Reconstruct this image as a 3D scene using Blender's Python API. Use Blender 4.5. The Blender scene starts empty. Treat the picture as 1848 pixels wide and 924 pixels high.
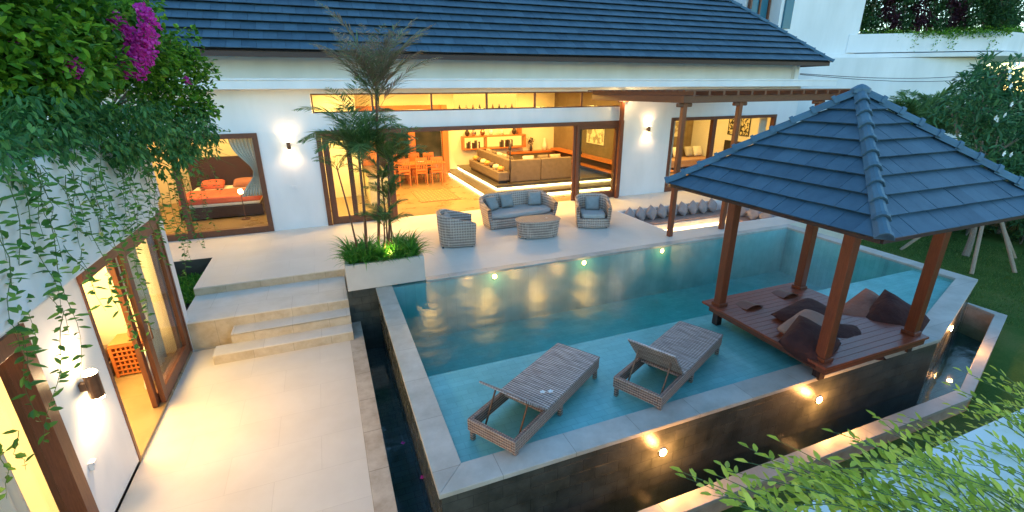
import bpy, math, random
from mathutils import Vector, Matrix, Euler
R = math.radians
rnd = random.Random(7)
sc = bpy.context.scene
col = sc.collection

# ------------------------------------------------------------------ camera
CH = 3.5
YAW, PIT, ROL = -0.37540272, -0.34334907, -0.00637707
cy, sy = math.cos(YAW), math.sin(YAW)
_f = Vector((-sy*math.cos(PIT), cy*math.cos(PIT), math.sin(PIT)))
_r0 = Vector((cy, sy, 0)); _u0 = _r0.cross(_f)
_r = _r0*math.cos(ROL) + _u0*math.sin(ROL); _u = -_r0*math.sin(ROL) + _u0*math.cos(ROL)
cd = bpy.data.cameras.new('camera'); cam = bpy.data.objects.new('camera', cd); col.objects.link(cam)
m = Matrix((_r, _u, -_f)).transposed().to_4x4(); m.translation = Vector((0, 0, CH)); cam.matrix_world = m
cd.sensor_width = 36; cd.lens = 36*842.6/1848; cd.clip_start = .05; cd.clip_end = 2000
sc.camera = cam

def at(px, py, Y):
    """world point on the vertical plane y=Y seen at a photo pixel (used to measure positions)"""
    d = _r*((px-924)/842.6) + _u*(-(py-462)/842.6) + _f
    t = Y/d.y
    return Vector((d.x*t, Y, CH+d.z*t))

# ------------------------------------------------------------------ materials
MATS = {}
def nodes(name):
    m = bpy.data.materials.new(name); m.use_nodes = True
    nt = m.node_tree; nt.nodes.clear()
    out = nt.nodes.new('ShaderNodeOutputMaterial')
    MATS[name] = m
    return m, nt, out
def N(nt, t, **kw):
    n = nt.nodes.new(t)
    for k, v in kw.items():
        if k.startswith('i_'):
            n.inputs[k[2:].replace('_', ' ')].default_value = v
        else: setattr(n, k, v)
    return n
def L(nt, a, b): nt.links.new(a, b)
def c4(c): return (c[0], c[1], c[2], 1)
def ramp(nt, fac, cols):
    r = nt.nodes.new('ShaderNodeValToRGB')
    e = r.color_ramp.elements
    while len(e) < len(cols): e.new(.5)
    for k, (p, c) in enumerate(cols): e[k].position = p; e[k].color = c4(c)
    L(nt, fac, r.inputs[0]); return r.outputs[0]
def coords(nt, scale=(1,1,1), rot=(0,0,0), kind='Position'):
    if kind == 'Position': s = N(nt, 'ShaderNodeNewGeometry').outputs['Position']
    else: s = N(nt, 'ShaderNodeTexCoord').outputs['Object']
    mp = N(nt, 'ShaderNodeMapping'); mp.inputs['Scale'].default_value = scale; mp.inputs['Rotation'].default_value = rot
    L(nt, s, mp.inputs[0]); return mp.outputs[0]
def noise(nt, v, scale, detail=4, rough=.55):
    n = N(nt, 'ShaderNodeTexNoise'); n.inputs['Scale'].default_value = scale
    n.inputs['Detail'].default_value = detail; n.inputs['Roughness'].default_value = rough
    L(nt, v, n.inputs['Vector']); return n.outputs['Fac']
def bump(nt, h, strength=.2, dist=.01):
    b = N(nt, 'ShaderNodeBump'); b.inputs['Strength'].default_value = strength; b.inputs['Distance'].default_value = dist
    L(nt, h, b.inputs['Height']); return b.outputs[0]
def mixc(nt, fac, a, b, mode='MIX'):
    n = N(nt, 'ShaderNodeMix', data_type='RGBA', blend_type=mode)
    for s, v in ((0, fac), (6, a), (7, b)):
        if hasattr(v, 'is_linked'): L(nt, v, n.inputs[s])
        else: n.inputs[s].default_value = v if s == 0 else c4(v)
    return n.outputs[2]
def principled(name, c1, c2=None, scale=3, rough=.6, bumps=.15, bscale=30, stretch=(1,1,1), spec=.5, kind='Position', metallic=0, bdist=.01, sheen=0):
    m, nt, out = nodes(name)
    p = N(nt, 'ShaderNodeBsdfPrincipled'); L(nt, p.outputs[0], out.inputs[0])
    p.inputs['Roughness'].default_value = rough; p.inputs['Specular IOR Level'].default_value = spec; p.inputs['Metallic'].default_value = metallic
    v = coords(nt, stretch, kind=kind)
    if c2 is None: p.inputs['Base Color'].default_value = c4(c1)
    else: L(nt, ramp(nt, noise(nt, v, scale), [(.3, c1), (.7, c2)]), p.inputs['Base Color'])
    if sheen: p.inputs['Sheen Weight'].default_value = sheen
    if bumps: L(nt, bump(nt, noise(nt, v, bscale, 6), bumps, bdist), p.inputs['Normal'])
    return m
def brick(nt, v, bw, rh, mortar, offset=.5, c1=(1,1,1), c2=(.8,.8,.8), cm=(.3,.3,.3)):
    b = N(nt, 'ShaderNodeTexBrick', offset=offset)
    b.inputs['Scale'].default_value = 1; b.inputs['Brick Width'].default_value = bw; b.inputs['Row Height'].default_value = rh
    b.inputs['Mortar Size'].default_value = mortar; b.inputs['Mortar Smooth'].default_value = .1
    b.inputs['Color1'].default_value = c4(c1); b.inputs['Color2'].default_value = c4(c2); b.inputs['Mortar'].default_value = c4(cm)
    L(nt, v, b.inputs['Vector']); return b
def tiled(name, c1, c2, cm, bw, rh, mortar=.004, rot=(0,0,0), offset=.5, rough=.5, nscale=2.5, nstr=.5, bumps=.3, spec=.5, fine=40, blot=(.55,.5,.42)):
    m, nt, out = nodes(name)
    p = N(nt, 'ShaderNodeBsdfPrincipled'); L(nt, p.outputs[0], out.inputs[0])
    v = coords(nt, rot=rot)
    b = brick(nt, v, bw, rh, mortar, offset, c1, c2, cm)
    v2 = coords(nt)
    n1 = noise(nt, v2, nscale, 8, .65)
    dark = ramp(nt, n1, [(.35, blot), (.62, (1,1,1))])
    cc = mixc(nt, nstr, b.outputs['Color'], dark, 'MULTIPLY')
    L(nt, cc, p.inputs['Base Color'])
    n2 = noise(nt, v2, fine, 5)
    mr = N(nt, 'ShaderNodeMapRange'); mr.inputs[3].default_value = rough-.12; mr.inputs[4].default_value = rough+.15; L(nt, n1, mr.inputs[0])
    L(nt, mr.outputs[0], p.inputs['Roughness']); p.inputs['Specular IOR Level'].default_value = spec
    h = N(nt, 'ShaderNodeMath', operation='MULTIPLY_ADD'); L(nt, b.outputs['Fac'], h.inputs[0]); h.inputs[1].default_value = -1; 
    h2 = N(nt, 'ShaderNodeMath', operation='MULTIPLY'); L(nt, n2, h2.inputs[0]); h2.inputs[1].default_value = .5; L(nt, h2.outputs[0], h.inputs[2])
    L(nt, bump(nt, h.outputs[0], bumps, .004), p.inputs['Normal'])
    return m
def emit(name, c, s):
    m, nt, out = nodes(name); e = N(nt, 'ShaderNodeEmission'); e.inputs[0].default_value = c4(c); e.inputs[1].default_value = s
    L(nt, e.outputs[0], out.inputs[0]); return m
def leafmat(name, dark, mid, light, rough=.45, trans=.35):
    m, nt, out = nodes(name)
    g = N(nt, 'ShaderNodeNewGeometry')
    c = ramp(nt, g.outputs['Random Per Island'], [(0, dark), (.55, mid), (1, light)])
    p = N(nt, 'ShaderNodeBsdfPrincipled'); L(nt, c, p.inputs['Base Color']); p.inputs['Roughness'].default_value = rough; p.inputs['Specular IOR Level'].default_value = .35
    t = N(nt, 'ShaderNodeBsdfTranslucent'); L(nt, c, t.inputs[0])
    mx = N(nt, 'ShaderNodeMixShader'); mx.inputs[0].default_value = trans; L(nt, p.outputs[0], mx.inputs[1]); L(nt, t.outputs[0], mx.inputs[2])
    L(nt, mx.outputs[0], out.inputs[0]); return m

white = principled('white_paint', (.72,.71,.69), (.82,.81,.79), 1.4, .75, .15, 45, (1,1,.35))
nwhite = principled('white_render', (.66,.67,.66), (.82,.82,.82), .9, .8, .2, 40, (1,1,.3))
cream_in = principled('cream_paint', (.78,.70,.50), (.82,.74,.55), 1.0, .7, .05, 60)
soffit = principled('soffit_paint', (.6,.6,.58), (.65,.65,.63), 1, .8, 0)
def woodmat(name, a, b, rough=.4, stretch=(1,1,1), bumps=.2):
    m, nt, out = nodes(name)
    p = N(nt, 'ShaderNodeBsdfPrincipled'); L(nt, p.outputs[0], out.inputs[0])
    v = coords(nt, stretch)
    n1 = noise(nt, v, 6, 8, .7); n2 = noise(nt, v, 40, 4)
    mm = N(nt, 'ShaderNodeMath', operation='MULTIPLY_ADD'); L(nt, n2, mm.inputs[0]); mm.inputs[1].default_value = .35; L(nt, n1, mm.inputs[2])
    L(nt, ramp(nt, mm.outputs[0], [(.45, a), (.9, b)]), p.inputs['Base Color'])
    p.inputs['Roughness'].default_value = rough
    L(nt, bump(nt, mm.outputs[0], bumps, .004), p.inputs['Normal']); return m
wood_z = woodmat('teak_upright', (.10,.032,.014), (.20,.068,.03), .42, (12,12,1))
wood_x = woodmat('teak_lengthwise', (.10,.032,.014), (.20,.068,.03), .42, (1,12,12))
wood_y = woodmat('teak_crosswise', (.10,.032,.014), (.20,.068,.03), .42, (12,1,12))
wood_deck = woodmat('deck_boards', (.20,.045,.018), (.33,.085,.038), .3, (12,1.2,12), .3)
wood_post = woodmat('post_teak', (.15,.034,.012), (.26,.07,.024), .35, (14,14,1))
wood_or = woodmat('orange_wood', (.36,.10,.025), (.55,.18,.05), .35, (2,10,10))
wood_dark = woodmat('dark_stained_timber', (.025,.010,.008), (.05,.02,.014), .5, (1,12,12))
lime = tiled('limestone_paving', (.72,.65,.55), (.69,.62,.525), (.62,.55,.46), 1.0, .6, .003, rough=.45, nscale=1.6, nstr=.35, bumps=.12, blot=(.82,.78,.72))
lime2 = tiled('limestone_treads', (.72,.66,.57), (.68,.62,.53), (.52,.46,.37), .9, .9, .003, rough=.55, nscale=3, nstr=.4, bumps=.2, blot=(.75,.7,.62))
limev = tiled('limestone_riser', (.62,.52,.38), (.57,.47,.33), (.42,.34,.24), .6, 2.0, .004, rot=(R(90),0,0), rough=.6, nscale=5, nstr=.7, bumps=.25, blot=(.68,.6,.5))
coping = tiled('coping_stone', (.56,.54,.47), (.48,.46,.40), (.34,.32,.27), .8, 40, .004, rough=.4, nscale=2.2, nstr=.75, bumps=.2, blot=(.66,.64,.6))
copingy = tiled('coping_stone_side', (.56,.54,.47), (.48,.46,.40), (.34,.32,.27), .8, 40, .004, rot=(0,0,R(90)), rough=.4, nscale=2.2, nstr=.75, bumps=.2, blot=(.66,.64,.6))
border = tiled('border_stone', (.60,.52,.42), (.53,.46,.37), (.38,.32,.25), .7, 40, .006, rot=(0,0,R(90)), rough=.6, nscale=4, nstr=.8, bumps=.4, blot=(.62,.55,.48))
wallstone = tiled('dark_stone_cladding', (.085,.088,.072), (.062,.066,.056), (.035,.038,.033), .30, .15, .004, rot=(R(90),0,0), rough=.33, nscale=3.5, nstr=.85, bumps=.6, blot=(.35,.38,.35))
wallstone_y = tiled('dark_stone_cladding_side', (.10,.10,.08), (.07,.072,.06), (.035,.038,.033), .30, .15, .004, rot=(R(90),0,R(90)), rough=.25, nscale=3.5, nstr=.85, bumps=.6, blot=(.35,.38,.35))
pooltile = tiled('green_pool_stone', (.24,.58,.56), (.20,.52,.50), (.16,.43,.42), .2, .1, .003, rough=.6, nscale=2, nstr=.7, bumps=.1, blot=(.55,.7,.68))
channel_floor = tiled('channel_stone', (.09,.15,.155), (.065,.12,.125), (.04,.06,.06), .2, .1, .004, rough=.6, nscale=2.5, nstr=.8, bumps=.1, blot=(.4,.5,.5))
floor_in = tiled('polished_concrete', (.30,.21,.10), (.27,.19,.09), (.22,.15,.08), 2.4, 2.4, .004, rough=.28, nscale=1.3, nstr=.7, bumps=.05, blot=(.6,.55,.45))
dstone = tiled('slate_step', (.10,.085,.07), (.08,.07,.06), (.05,.045,.04), 1.2, .6, .003, rough=.3, nscale=3, nstr=.5, bumps=.1)
instone = tiled('brown_wall_stone', (.33,.25,.14), (.28,.21,.12), (.18,.13,.08), .6, .3, .004, rot=(R(90),0,R(90)), rough=.6, nscale=3, nstr=.6, bumps=.3)
blacktrim = principled('dark_trim', (.02,.018,.018), (.035,.03,.03), 5, .5, .1)
metal = principled('bronze_metal', (.16,.085,.05), (.22,.12,.07), 10, .35, .05, metallic=.7)
chrome = principled('steel', (.5,.5,.5), None, rough=.25, bumps=0, metallic=1)
brown_fab = principled('brown_fabric', (.06,.018,.014), (.085,.028,.02), 8, .9, .6, 16, bdist=.03)
tan_fab = principled('tan_fabric', (.33,.13,.08), (.40,.17,.11), 6, .9, .6, 16, bdist=.03)
beige_fab = principled('beige_fabric', (.38,.23,.17), (.45,.28,.21), 6, .9, .6, 16, bdist=.03)
grey_fab = principled('grey_fabric', (.40,.38,.34), (.47,.45,.41), 6, .9, .6, 16, bdist=.03)
slate_fab = principled('slate_fabric', (.26,.27,.25), (.33,.34,.32), 6, .9, .6, 16, bdist=.03)
mauve_fab = principled('mauve_fabric', (.30,.25,.235), (.37,.31,.29), 6, .9, .6, 16, bdist=.03)
sofa_fab = principled('taupe_fabric', (.13,.095,.07), (.17,.125,.09), 8, .9, .2, 250)
white_fab = principled('white_cloth', (.75,.72,.66), (.8,.77,.7), 4, .9, .2, 60)
red_fab = principled('red_throw', (.55,.10,.06), (.65,.15,.08), 4, .9, .2, 60)
soil = principled('soil', (.03,.02,.012), (.06,.04,.025), 12, .95, .5, 30)
ceramic = principled('cream_ceramic', (.7,.65,.55), None, rough=.3, bumps=0)
dark_obj = principled('dark_bronze', (.03,.02,.015), None, rough=.4, bumps=0)
paper = principled('print_paper', (.75,.7,.58), (.6,.52,.4), 9, .7, 0)
plastic = principled('white_plastic', (.75,.74,.72), None, rough=.4, bumps=0)
cable_m = principled('black_cable', (.015,.015,.018), None, rough=.6, bumps=0)
dark_glass = principled('dark_garden_glass', (.015,.02,.015), (.05,.045,.03), 3, .15, 0)
teal_glass = principled('tinted_window', (.02,.13,.19), None, rough=.12, bumps=0)
bark = principled('bark', (.16,.12,.09), (.28,.23,.18), 14, .9, .6, 30, (6,6,1.5))
bamboo = principled('stake_timber', (.26,.18,.12), (.36,.27,.18), 8, .7, .2, 30, (6,6,1))
petalw = principled('white_petal', (.85,.85,.8), None, rough=.6, bumps=0)
petalp = leafmat('magenta_bract', (.60,.03,.36), (.78,.05,.50), (.90,.18,.70), .6, .4)
petalr = leafmat('red_bract', (.5,.01,.01), (.6,.02,.02), (.7,.05,.04), .6, .3)
leaf_b = leafmat('bougainvillea_leaf', (.03,.11,.012), (.11,.29,.022), (.28,.50,.04))
leaf_v = leafmat('creeper_leaf', (.03,.12,.035), (.07,.22,.06), (.17,.37,.10))
leaf_v2 = leafmat('hanging_leaf', (.045,.15,.03), (.09,.24,.04), (.17,.35,.06))
leaf_n = leafmat('near_leaf', (.26,.36,.04), (.46,.56,.06), (.70,.76,.12), trans=.5)
leaf_l = leafmat('strap_leaf', (.04,.18,.02), (.08,.30,.035), (.16,.42,.05))
leaf_p = leafmat('palm_leaf', (.10,.20,.06), (.16,.29,.09), (.26,.40,.14), trans=.5)
leaf_pr = leafmat('reddish_frond', (.30,.21,.14), (.34,.27,.18), (.24,.34,.15), trans=.5)
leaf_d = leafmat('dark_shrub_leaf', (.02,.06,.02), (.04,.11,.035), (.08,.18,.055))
leaf_red = leafmat('burgundy_leaf', (.03,.01,.02), (.06,.018,.03), (.09,.03,.04))
leaf_f = leafmat('frangipani_leaf', (.035,.12,.045), (.06,.18,.07), (.12,.27,.10))
stem_g = principled('green_stem', (.08,.14,.04), None, rough=.6, bumps=0)
stem_r = principled('red_stem', (.17,.05,.03), (.12,.08,.04), 8, .5, .1)
lampglow = emit('lamp_glow', (1,.72,.35), 20)
lampglow2 = emit('pool_lamp_glow', (1,.55,.16), 30)
ledm = emit('led_strip', (1,.70,.28), 3.5)
strip2 = emit('cove_strip', (1,.65,.25), 3)
fire = emit('candle_glow', (1,.75,.4), 4)
shelf_glow = emit('glowing_shelf_back', (1,.55,.1), .3)  # shelf backs given their own glow in place of lamplight

# lawn: grass blades colour noise
def lawnmat():
    m, nt, out = nodes('lawn_grass')
    p = N(nt, 'ShaderNodeBsdfPrincipled'); L(nt, p.outputs[0], out.inputs[0])
    v = coords(nt)
    a = noise(nt, v, .7, 5); b = noise(nt, v, 45, 6, .8)
    mm = N(nt, 'ShaderNodeMath', operation='MULTIPLY_ADD'); L(nt, b, mm.inputs[0]); mm.inputs[1].default_value = .7; L(nt, a, mm.inputs[2])
    L(nt, ramp(nt, mm.outputs[0], [(.5, (.03,.065,.015)), (.85, (.07,.14,.028)), (1, (.14,.17,.05))]), p.inputs['Base Color'])
    p.inputs['Roughness'].default_value = .9; p.inputs['Specular IOR Level'].default_value = .1
    L(nt, bump(nt, b, .8, .03), p.inputs['Normal']); return m
lawn_m = lawnmat()

def tilemat(name, c1, c2):
    m, nt, out = nodes(name)
    p = N(nt, 'ShaderNodeBsdfPrincipled'); L(nt, p.outputs[0], out.inputs[0])
    g = N(nt, 'ShaderNodeNewGeometry')
    v = coords(nt)
    n = noise(nt, v, 5, 7, .7)
    mm = N(nt, 'ShaderNodeMath', operation='MULTIPLY_ADD'); L(nt, g.outputs['Random Per Island'], mm.inputs[0]); mm.inputs[1].default_value = .35; L(nt, n, mm.inputs[2])
    L(nt, ramp(nt, mm.outputs[0], [(.3, c1), (1., c2)]), p.inputs['Base Color'])
    p.inputs['Roughness'].default_value = .55; p.inputs['Specular IOR Level'].default_value = .35
    L(nt, bump(nt, noise(nt, v, 60, 5), .25, .004), p.inputs['Normal']); return m
roof_m = tilemat('slate_grey_tile', (.026,.062,.096), (.060,.122,.172))
ridge_m = tilemat('ridge_tile', (.042,.09,.13), (.072,.15,.205))

def wicker(name, c1, c2, cd_, sx=70, kind='Object'):
    m, nt, out = nodes(name)
    p = N(nt, 'ShaderNodeBsdfPrincipled'); L(nt, p.outputs[0], out.inputs[0])
    v = coords(nt, kind=kind)
    ws = []
    for axis, s in (('Z', sx), ('X', sx*1.1), ('Y', sx*1.1)):
        w = N(nt, 'ShaderNodeTexWave', wave_type='BANDS', bands_direction=axis); w.inputs['Scale'].default_value = s/ (2*math.pi) ; w.inputs['Distortion'].default_value = .4; w.inputs['Detail'].default_value = 1
        L(nt, v, w.inputs[0]); ws.append(w.outputs['Fac'])
    mu = N(nt, 'ShaderNodeMath', operation='MULTIPLY'); L(nt, ws[1], mu.inputs[0]); L(nt, ws[2], mu.inputs[1])
    ad = N(nt, 'ShaderNodeMath', operation='MULTIPLY_ADD'); L(nt, mu.outputs[0], ad.inputs[0]); ad.inputs[1].default_value = .5; 
    h = N(nt, 'ShaderNodeMath', operation='MULTIPLY'); L(nt, ws[0], h.inputs[0]); h.inputs[1].default_value = .6; L(nt, h.outputs[0], ad.inputs[2])
    n = noise(nt, v, 25, 4, .7); n3 = N(nt, 'ShaderNodeMath', operation='MULTIPLY_ADD'); L(nt, n, n3.inputs[0]); n3.inputs[1].default_value = .8; L(nt, ad.outputs[0], n3.inputs[2])
    L(nt, ramp(nt, n3.outputs[0], [(.35, cd_), (.8, c1), (1.2, c2)]), p.inputs['Base Color']); p.inputs['Roughness'].default_value = .55
    L(nt, bump(nt, ad.outputs[0], .9, .012), p.inputs['Normal']); return m
wick = wicker('grey_wicker', (.42,.30,.23), (.58,.44,.34), (.22,.15,.11), 30)
wick2 = wicker('lounger_wicker_side', (.32,.20,.15), (.50,.35,.27), (.10,.055,.04), 60)
def slatweave():
    m, nt, out = nodes('lounger_weave')
    p = N(nt, 'ShaderNodeBsdfPrincipled'); L(nt, p.outputs[0], out.inputs[0])
    v = coords(nt, kind='Object')
    w = N(nt, 'ShaderNodeTexWave', wave_type='BANDS', bands_direction='X'); w.inputs['Scale'].default_value = 9; w.inputs['Distortion'].default_value = .5; L(nt, v, w.inputs[0])
    w2 = N(nt, 'ShaderNodeTexWave', wave_type='BANDS', bands_direction='Y'); w2.inputs['Scale'].default_value = 9; w2.inputs['Distortion'].default_value = 1; L(nt, v, w2.inputs[0])
    v3 = coords(nt, (30, 2, 1), kind='Object'); n = noise(nt, v3, 2.2, 5, .7)
    a = N(nt, 'ShaderNodeMath', operation='MULTIPLY_ADD'); L(nt, w2.outputs['Fac'], a.inputs[0]); a.inputs[1].default_value = .12; L(nt, n, a.inputs[2])
    b = N(nt, 'ShaderNodeMath', operation='MULTIPLY_ADD'); L(nt, w.outputs['Fac'], b.inputs[0]); b.inputs[1].default_value = .35; L(nt, a.outputs[0], b.inputs[2])
    L(nt, ramp(nt, b.outputs[0], [(.50, (.10,.07,.055)), (.78, (.36,.29,.25)), (1.0, (.74,.64,.57))]), p.inputs['Base Color']); p.inputs['Roughness'].default_value = .5
    L(nt, bump(nt, b.outputs[0], .9, .01), p.inputs['Normal']); return m
weave = slatweave()

def fresnel(nt, ior):
    """the same reflectance from both sides of the surface"""
    g = N(nt, 'ShaderNodeNewGeometry'); mr = N(nt, 'ShaderNodeMapRange'); mr.inputs[3].default_value = ior; mr.inputs[4].default_value = 1/ior
    L(nt, g.outputs['Backfacing'], mr.inputs[0]); f = N(nt, 'ShaderNodeFresnel'); L(nt, mr.outputs[0], f.inputs[0]); return f
def glassmat(name='window_glass', tint=(.93,.95,.93), rough=.02, fmul=.6):
    m, nt, out = nodes(name)
    t = N(nt, 'ShaderNodeBsdfTransparent'); t.inputs[0].default_value = c4(tint)
    g = N(nt, 'ShaderNodeBsdfGlossy'); g.inputs['Roughness'].default_value = rough
    fr = fresnel(nt, 1.45)
    mu = N(nt, 'ShaderNodeMath', operation='MULTIPLY'); L(nt, fr.outputs[0], mu.inputs[0]); mu.inputs[1].default_value = fmul
    mx = N(nt, 'ShaderNodeMixShader'); L(nt, mu.outputs[0], mx.inputs[0]); L(nt, t.outputs[0], mx.inputs[1]); L(nt, g.outputs[0], mx.inputs[2])
    L(nt, mx.outputs[0], out.inputs[0]); return m
glass = glassmat()
def watermat(name, absorb, density, rough, bs, bstr):
    m, nt, out = nodes(name)
    t = N(nt, 'ShaderNodeBsdfTransparent'); t.inputs[0].default_value = (1,1,1,1)
    g = N(nt, 'ShaderNodeBsdfGlossy'); g.inputs['Roughness'].default_value = rough
    v = coords(nt, (1, 1, 1))
    n = noise(nt, v, bs, 3, .5)
    bb = bump(nt, n, bstr, .05)
    L(nt, bb, g.inputs['Normal'])
    fr = fresnel(nt, 1.33)
    mx = N(nt, 'ShaderNodeMixShader'); L(nt, fr.outputs[0], mx.inputs[0]); L(nt, t.outputs[0], mx.inputs[1]); L(nt, g.outputs[0], mx.inputs[2])
    L(nt, mx.outputs[0], out.inputs[0])
    a = N(nt, 'ShaderNodeVolumeAbsorption'); a.inputs[0].default_value = c4(absorb); a.inputs[1].default_value = density
    L(nt, a.outputs[0], out.inputs[1])
    return m
water_m = watermat('pool_water', (.03,.88,.87), .95, .24, .8, .7)
water_c = watermat('channel_water', (.2,.6,.62), 1.2, .06, 3, .12)

# ------------------------------------------------------------------ mesh builder
class MB:
    def __init__(s): s.v = []; s.f = []
    def add(s, vs, fs):
        n = len(s.v); s.v.extend([tuple(v) for v in vs]); s.f.extend([tuple(i+n for i in f) for f in fs]); return s
    def box(s, x0, x1, y0, y1, z0, z1):
        return s.add([(x0,y0,z0),(x1,y0,z0),(x1,y1,z0),(x0,y1,z0),(x0,y0,z1),(x1,y0,z1),(x1,y1,z1),(x0,y1,z1)],
                     [(0,3,2,1),(4,5,6,7),(0,1,5,4),(1,2,6,5),(2,3,7,6),(3,0,4,7)])
    def obox(s, c, size, rot=(0,0,0)):
        M = Euler(rot).to_matrix(); c = Vector(c); hx, hy, hz = size[0]/2, size[1]/2, size[2]/2
        vs = [c + M@Vector((a*hx, b*hy, d*hz)) for a, b, d in ((-1,-1,-1),(1,-1,-1),(1,1,-1),(-1,1,-1),(-1,-1,1),(1,-1,1),(1,1,1),(-1,1,1))]
        return s.add(vs, [(0,3,2,1),(4,5,6,7),(0,1,5,4),(1,2,6,5),(2,3,7,6),(3,0,4,7)])
    def prism(s, poly, z0, z1):
        n = len(poly)
        if sum(poly[i][0]*poly[(i+1)%n][1]-poly[(i+1)%n][0]*poly[i][1] for i in range(n)) < 0: poly = poly[::-1]
        vs = [(p[0],p[1],z0) for p in poly]+[(p[0],p[1],z1) for p in poly]
        return s.add(vs, [tuple(range(n))[::-1], tuple(range(n,2*n))]+[(i,(i+1)%n,n+(i+1)%n,n+i) for i in range(n)])
    def tube(s, pts, rad, n=6, cap=True):
        pts = [Vector(p) for p in pts]
        if not isinstance(rad, (list, tuple)): rad = [rad]*len(pts)
        base = len(s.v); prev = None
        for i, p in enumerate(pts):
            d = (pts[min(i+1,len(pts)-1)]-pts[max(i-1,0)]).normalized()
            if prev is None: a = d.orthogonal().normalized()
            else: a = (prev - d*prev.dot(d)).normalized()
            prev = a; b = d.cross(a)
            for k in range(n):
                t = 2*math.pi*k/n; s.v.append(tuple(p+(a*math.cos(t)+b*math.sin(t))*rad[i]))
        for i in range(len(pts)-1):
            for k in range(n):
                s.f.append((base+i*n+k, base+i*n+(k+1)%n, base+(i+1)*n+(k+1)%n, base+(i+1)*n+k))
        if cap:
            s.f.append(tuple(base+k for k in range(n))[::-1]); s.f.append(tuple(base+(len(pts)-1)*n+k for k in range(n)))
        return s
    def lathe(s, prof, c=(0,0,0), n=20):
        base = len(s.v)
        for r, z in prof:
            for k in range(n):
                t = 2*math.pi*k/n; s.v.append((c[0]+r*math.cos(t), c[1]+r*math.sin(t), c[2]+z))
        for i in range(len(prof)-1):
            for k in range(n): s.f.append((base+i*n+k, base+i*n+(k+1)%n, base+(i+1)*n+(k+1)%n, base+(i+1)*n+k))
        s.f.append(tuple(base+k for k in range(n))[::-1]); s.f.append(tuple(base+(len(prof)-1)*n+k for k in range(n)))
        return s
    def build(s, name, mat, parent=None, world=True, bevel=0, smooth=False, seg=2):
        me = bpy.data.meshes.new(name)
        if parent is not None and world:
            w = wloc(parent); vs = [(v[0]-w.x, v[1]-w.y, v[2]-w.z) for v in s.v]
        else: vs = s.v
        me.from_pydata(vs, [], s.f); me.update()
        o = bpy.data.objects.new(name, me); col.objects.link(o)
        me.materials.append(mat)
        if parent is not None: o.parent = parent
        if bevel:
            b = o.modifiers.new('bevel', 'BEVEL'); b.width = bevel; b.segments = seg; b.limit_method = 'ANGLE'; b.angle_limit = R(40)
        if smooth:
            for p in me.polygons: p.use_smooth = True
        return o
def wloc(o):
    v = Vector((0,0,0))
    while o is not None: v += o.location; o = o.parent
    return v
def tag(o, label=None, cat=None, group=None, kind=None):
    if label: o['label'] = label
    if cat: o['category'] = cat
    if group: o['group'] = group
    if kind: o['kind'] = kind
    return o
def thing(name, loc, label, cat, group=None, rz=0):
    o = bpy.data.objects.new(name, None); col.objects.link(o); o.location = loc; o.rotation_euler = (0,0,rz); o.empty_display_size = .1
    return tag(o, label, cat, group)
def struct(name, mb, mat, **k): return tag(mb.build(name, mat, **k), kind='structure')
CHILD = {}
def kids(o): return [c for c in bpy.data.objects if c.parent == o]
def copy_tree(o, parent=None):
    c = o.copy(); col.objects.link(c)
    if parent is not None: c.parent = parent
    for ch in kids(o): copy_tree(ch, c)
    return c
def place(o, loc, rz, label, tilt=(0,0)):
    o.location = loc; o.rotation_euler = (tilt[0], tilt[1], rz); o['label'] = label; return o

def light(kind, name, loc, energy, color, parent=None, **kw):
    l = bpy.data.lights.new(name, kind); l.energy = energy; l.color = color
    for k, v in kw.items():
        if k not in ('rot',): setattr(l, k, v)
    o = bpy.data.objects.new(name, l); col.objects.link(o)
    loc = Vector(loc)
    if parent is not None: o.parent = parent; loc = loc - wloc(parent)
    o.location = loc
    if 'rot' in kw: o.rotation_euler = kw['rot']
    return o

# ------------------------------------------------------------------ foliage tools
def leaf(mb, p, d, nrm, ln, wd, fold=.25):
    d = d.normalized(); s = d.cross(nrm)
    if s.length < 1e-4: s = d.orthogonal()
    s.normalize(); up = s.cross(d)
    b = len(mb.v)
    q = [p, p+d*ln*.35+s*wd*.5+up*wd*fold, p+d*ln*.75+s*wd*.36+up*wd*fold*.6, p+d*ln, p+d*ln*.75-s*wd*.36+up*wd*fold*.6, p+d*ln*.35-s*wd*.5+up*wd*fold]
    mb.v.extend([tuple(x) for x in q]); mb.f.extend([(b,b+1,b+2,b+3),(b,b+3,b+4,b+5)])
def rv(): 
    while True:
        v = Vector((rnd.uniform(-1,1), rnd.uniform(-1,1), rnd.uniform(-1,1)))
        if .05 < v.length <= 1: return v
def blob(mb, c, r, n, ln, wd, sub=9, droop=0, rz=1):
    c = Vector(c); cl = [c + Vector((v.x*r, v.y*r, v.z*r*rz)) for v in (rv() for _ in range(sub))]
    for _ in range(n):
        k = rnd.choice(cl); o = rv()*r*.5
        o.z *= .8
        p = k+o; d = rv()+o.normalized()*.6+Vector((0,0,-droop)); nn = (rv()*.7+Vector((0,0,1))).normalized()
        leaf(mb, p, d, nn, ln*rnd.uniform(.6,1.25), wd*rnd.uniform(.7,1.2))
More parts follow.
